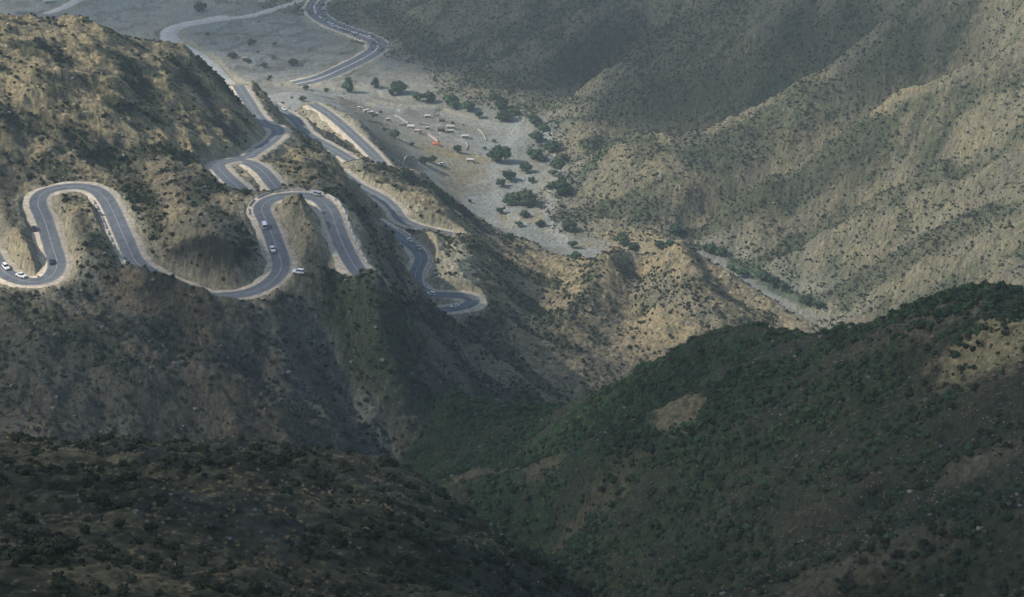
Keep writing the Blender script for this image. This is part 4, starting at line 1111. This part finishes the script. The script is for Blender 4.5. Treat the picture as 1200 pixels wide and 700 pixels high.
vehicle(435,46,'van',M_WHITE,'white van about to take the sharp bend of the wide upper road',name='van',cat='van',group=HV)
vehicle(517,194,'suv',M_WHITE,'white vehicle parked beside the fresh green clump in the valley',onroad=False,rot=2.6,group='vehicles parked in the settlement')
vehicle(422,128,'suv',M_WHITE,'white vehicle parked above the row of pinkish sheds',onroad=False,rot=.4,group='vehicles parked in the settlement')

# ------------------------------------------------------------------ the settlement
M_PLAS = mat('pale_plaster', (.40,.36,.31), .9, .1, .2, .8); M_PINK = mat('pinkish_roof_sheet', (.46,.37,.35), .7, .2, .15, .8); M_ROOFW = mat('white_roof_sheet', (.44,.44,.42), .6, .3, .12, .8); M_BRN = mat('brown_thatch', (.12,.09,.07), .95, .1, .3, 2)
M_ORG = mat('orange_tarpaulin', (.52,.15,.07), .7, .2, .15, 1); M_DOOR = mat('door_wood', (.10,.07,.05), .8, .2, .2, 3); M_STONE = mat('dry_stone', (.36,.33,.28), .95, .1, .3, 1.5, bump=.4)
def box_bm(sx, sy, sz, z0=0.0, x0=0, y0=0, bev=0):
    bm = bmesh.new(); bmesh.ops.create_cube(bm, size=1.0)
    for v in bm.verts: v.co = Vector((x0+v.co.x*sx, y0+v.co.y*sy, z0+(v.co.z+.5)*sz))
    if bev: bmesh.ops.bevel(bm, geom=list(bm.edges), offset=bev, segments=1, affect='EDGES')
    return bm
HM = {}
def hut(px, py, sx, sy, sz, rot, wallm, roofm, label, name='hut', cat='hut', group='huts of the settlement', pitched=False):
    x, y, z = hit(px, py); sx, sy, sz = sx*.85, sy*.85, sz*.9
    t = bpy.data.objects.new(name, None); COL.objects.link(t); t.location = (x, y, gz(x, y)-.15); t.rotation_euler = (0, 0, rot)
    link('wall', fin_bm('wall', box_bm(sx, sy, sz), wallm), None, t)
    if pitched:
        b = bmesh.new(); h = sz+.05; e = .35
        p = [(-sx/2-e, -sy/2-e, h), (sx/2+e, -sy/2-e, h), (sx/2+e, sy/2+e, h), (-sx/2-e, sy/2+e, h), (-sx/2-e, 0, h+sy*.28), (sx/2+e, 0, h+sy*.28)]
        v = [b.verts.new(q) for q in p]
        for f in ((0, 1, 5, 4), (2, 3, 4, 5), (0, 4, 3), (1, 2, 5), (3, 2, 1, 0)): b.faces.new([v[i] for i in f])
        link('roof', fin_bm('roof', b, roofm), None, t)
    else:
        link('roof', fin_bm('roof', box_bm(sx+.5, sy+.5, .18, sz+.004, bev=.04), roofm), None, t)
    link('door', fin_bm('door', box_bm(.95, .08, 1.95, .02, -sx*.2, -sy/2-.043), M_DOOR), None, t)
    for wx in (.12, .33): link('window', fin_bm('window', box_bm(.7, .08, .7, 1.1, sx*wx, -sy/2-.043), M_GLASS), None, t)
    return tag(t, label, cat, group)
hut(429,132,4.5,3.2,2.5,.4,M_PLAS,M_PINK,'pinkish shed, left end of the row of three below the parked vehicle')
hut(434,134,5.0,3.2,2.5,.3,M_PLAS,M_ROOFW,'white roofed shed in the middle of the row of three')
hut(440,136,4.2,3.0,2.4,.35,M_PLAS,M_PINK,'pinkish shed, right end of the row of three')
hut(446,132.5,2.6,2.4,2.0,.2,M_BRN,M_BRN,'small brown hut right of the pinkish row')
hut(455,142,4.0,3.0,2.2,.1,M_PLAS,M_PLAS,'low beige hut on the slope above the dark green tree')
hut(482,151,6.0,4.0,2.8,-.2,M_PLAS,M_ROOFW,'white roofed hut at the end of the long pale wall',pitched=True)
hut(489,156,4.5,3.2,2.4,-.3,M_PLAS,M_PINK,'pinkish hut just below the white roofed one')
hut(501,152,4.0,3.0,2.4,.1,M_PLAS,M_PLAS,'beige hut left of two dark sheds')
hut(518,143,5.0,3.4,2.4,0,M_BRN,M_BRN,'dark shed at the upper right of the settlement')
hut(517,154,6.5,4.5,2.6,.1,M_BRN,M_BRN,'larger dark shed in the middle of the settlement')
hut(528,151,7.0,4.0,2.6,0,M_PLAS,M_PLAS,'long beige hut right of the dark sheds',pitched=True)
hut(528,155.5,6.0,3.5,2.2,.1,M_STONE,M_PLAS,'low stone hut below the long beige one')
hut(545,162,6.0,3.5,2.4,.1,M_PLAS,M_ROOFW,'white roofed hut at the right edge of the settlement')
hut(501,138,5.0,3.5,2.2,.1,M_PLAS,M_ROOFW,'pale hut high in the settlement beside the thin pole')
hut(551,190,6.0,4.0,2.6,-.1,M_PLAS,M_ROOFW,'lone beige building on the lower straw field')
hut(259,3,13,8,4.5,.1,M_PLAS,M_ROOFW,'large white roofed house at the top edge of the picture','house','house','houses on the far plain')
hut(274,4,9,6,3.5,-.4,M_PLAS,M_PLAS,'smaller pale house right of the large white roofed one','house','house','houses on the far plain')
hut(306,5,8,5,3,.1,M_PLAS,M_PLAS,'pale low house beside the thin dirt track','house','house','houses on the far plain')
hut(287,71,5,4,2.8,.1,M_PLAS,M_PLAS,'pale hut alone beside a small tree on the far plain','hut','hut','houses on the far plain')
hut(58,4,12,6,3.2,.4,M_PLAS,M_ROOFW,'pale long house beside the dirt track in the upper left corner','house','house','houses on the far plain')
# orange tent
x, y, z = hit(511, 170)
t = bpy.data.objects.new('tent', None); COL.objects.link(t); t.location = (x, y, gz(x, y)-.05); t.rotation_euler = (0, 0, .15)
b = bmesh.new(); v = [b.verts.new(q) for q in ((-2.6,-2,0),(2.6,-2,0),(2.6,2,0),(-2.6,2,0),(-2.1,-1.6,1.5),(2.1,-1.6,1.5),(2.1,1.6,1.5),(-2.1,1.6,1.5),(-1.5,0,2.5),(1.5,0,2.5))]
for f in ((0,1,5,4),(1,2,6,5),(2,3,7,6),(3,0,4,7),(4,5,9,8),(6,7,8,9),(5,6,9),(7,4,8)): b.faces.new([v[i] for i in f])
link('canopy', fin_bm('canopy', b, M_ORG), None, t)
for qx in (-2.7, 2.7):
    link('pole', fin_bm('pole', box_bm(.08, .08, 2.3, 0, qx, -2.1), M_DOOR), None, t)
tag(t, 'bright orange tent at the edge of the straw coloured field', 'tent')
# long low walls
def wall_line(pts, h, w, m, label, name='stone_wall'):
    L = catmull([hit(*p) for p in pts], 1.0)
    V, q = [], []
    n = len(L); tg = np.gradient(L[:, :2], axis=0); tg /= np.linalg.norm(tg, axis=1)[:, None]+1e-9
    wr = random.Random(len(pts)*31+int(pts[0][0]))
    for i in range(n):
        nx, ny = tg[i, 1]*w/2, -tg[i, 0]*w/2; zb = gz(L[i, 0], L[i, 1]); hh = h*wr.uniform(.8, 1.1)
        V += [(L[i,0]-nx, L[i,1]-ny, zb-.4), (L[i,0]-nx*.8, L[i,1]-ny*.8, zb+hh), (L[i,0]+nx*.8, L[i,1]+ny*.8, zb+hh), (L[i,0]+nx, L[i,1]+ny, zb-.4)]
        if i < n-1:
            for k in range(3): q.append((i*4+k, (i+1)*4+k, (i+1)*4+k+1, i*4+k+1))
    q += [(0, 1, 2, 3), ((n-1)*4+3, (n-1)*4+2, (n-1)*4+1, (n-1)*4)]
    o = link(name, np_mesh(name, V, q, False), m); return tag(o, label, 'wall')
wall_line([(463,136),(471,141),(479,146)], 1.3, .8, M_STONE, 'pale stone wall slanting through the settlement')
wall_line([(467,147),(474,147),(480,145.5)], 1.0, .7, M_STONE, 'short level stone wall meeting the slanting one')
wall_line([(502,159),(508,163),(513,166.5)], 1.5, .9, M_PINK, 'pinkish wall running down to the orange tent')
wall_line([(507,137),(515,136),(522,137)], 1.0, .7, M_STONE, 'pale wall at the top right of the settlement')
wall_line([(467,190),(474,188),(481,184),(486,185)], 1.0, .8, M_STONE, 'dark bank wall under the ledge road')
for px, py, lb in ((479,134,'thin pole standing above the slanting wall'),(515,137,'thin pole at the top right of the settlement')):
    x, y, z = hit(px, py); b = bmesh.new()
    bmesh.ops.create_cone(b, segments=8, radius1=.16, radius2=.10, depth=6, cap_ends=True, matrix=Matrix.Translation((0, 0, 2.8)))
    o = link('pole', fin_bm('pole', b, M_DOOR)); o.location = (x, y, z); tag(o, lb, 'pole', 'poles in the settlement'); 
    c = link('crossbar', fin_bm('crossbar', box_bm(1.6, .1, .1, 5.3), M_DOOR), None, o)

# low concrete guard walls along the outer edge of the hairpins
M_CONC = mat('concrete', (.42,.41,.38), .85, .2, .15, .7)
def guard(road, i0, i1, off, label, h=.8):
    L = ROADS[road]['line']; i0, i1 = int(i0*len(L)), int(i1*len(L)); P_ = L[i0:i1]
    tg = np.gradient(P_[:, :2], axis=0); tg /= np.linalg.norm(tg, axis=1)[:, None]+1e-9
    nr_ = np.stack([tg[:, 1], -tg[:, 0]], 1)
    t = bpy.data.objects.new('guard_wall', None); COL.objects.link(t); c0 = P_[len(P_)//2]; t.location = (c0[0], c0[1], c0[2])
    k = 0
    while k+3 < len(P_):                                  # blocks of concrete set end to end
        seg = P_[k:k+4]; ns_ = nr_[k:k+4]; V, q = [], []
        for a, b_ in zip(seg, ns_):
            for du, dz in ((-.3, -.25), (-.14, h), (.14, h), (.3, -.25)): V.append((a[0]+b_[0]*(off+du)-c0[0], a[1]+b_[1]*(off+du)-c0[1], a[2]+dz-c0[2]))
        for r_ in range(3):
            for j in range(3): q.append((r_*4+j, (r_+1)*4+j, (r_+1)*4+j+1, r_*4+j+1))
        q += [(0, 1, 2, 3), (15, 14, 13, 12)]
        link('block', np_mesh('block', V, q, False), M_CONC, t)
        k += 4
    return tag(t, label, 'guard wall', 'guard walls along the road')
guard('main', .44, .60, 5.6, 'row of concrete guard blocks beside the right leg of the left hairpin')
guard('main', .80, .985, -5.6, 'concrete guard wall down the right leg of the middle hairpin')
guard('lower', .45, .9, 5.0, 'concrete guard wall on the outside of the S bend')

# straw coloured tuft on the near rock at the bottom right corner
rx, ry = 8.35, 26.6; rz = ground(rx, ry)
o = link('boulder', PROTO['stone'][1]); o.location = (rx, ry, rz-.3); zs = (461.9-rz)/max(v.co.z for v in PROTO['stone'][1].vertices); o.scale = (1.3, 1.3, zs)
tag(o, 'near boulder just under the bottom right corner', 'rock')
for dx, dy, sz, tl in ((0, 0, .75, 0), (-.35, .1, .55, 1), (.3, .2, .6, 0)):
    o = link('grass_tuft', PROTO['grass'][tl]); o.location = (rx+dx, ry+dy, 461.45); o.scale = (sz*.8, sz*.8, sz)
    tag(o, 'bright straw coloured tuft at the extreme bottom right corner', 'grass', 'tufts on the near boulder')
print('TUFT', rz, project(rx, ry, 462.2))

for pts, lb in ((((447,150),(456,152),(463,156)),'low stone wall on the slope left of the settlement'),(((523,160),(532,163),(541,166)),'stone field wall on the right edge of the settlement'),
                (((541,166),(548,171),(546,177)),'field wall bending down beside the straw field'),(((491,146),(498,147),(505,148.5)),'short wall between the white hut and the dark sheds'),
                (((430,141),(438,143),(447,145)),'low wall under the row of pinkish sheds'),(((560,152),(566,158),(570,166)),'pale bank wall at the edge of the gravel bed')):
    wall_line(list(pts), .9, .7, M_STONE, lb)
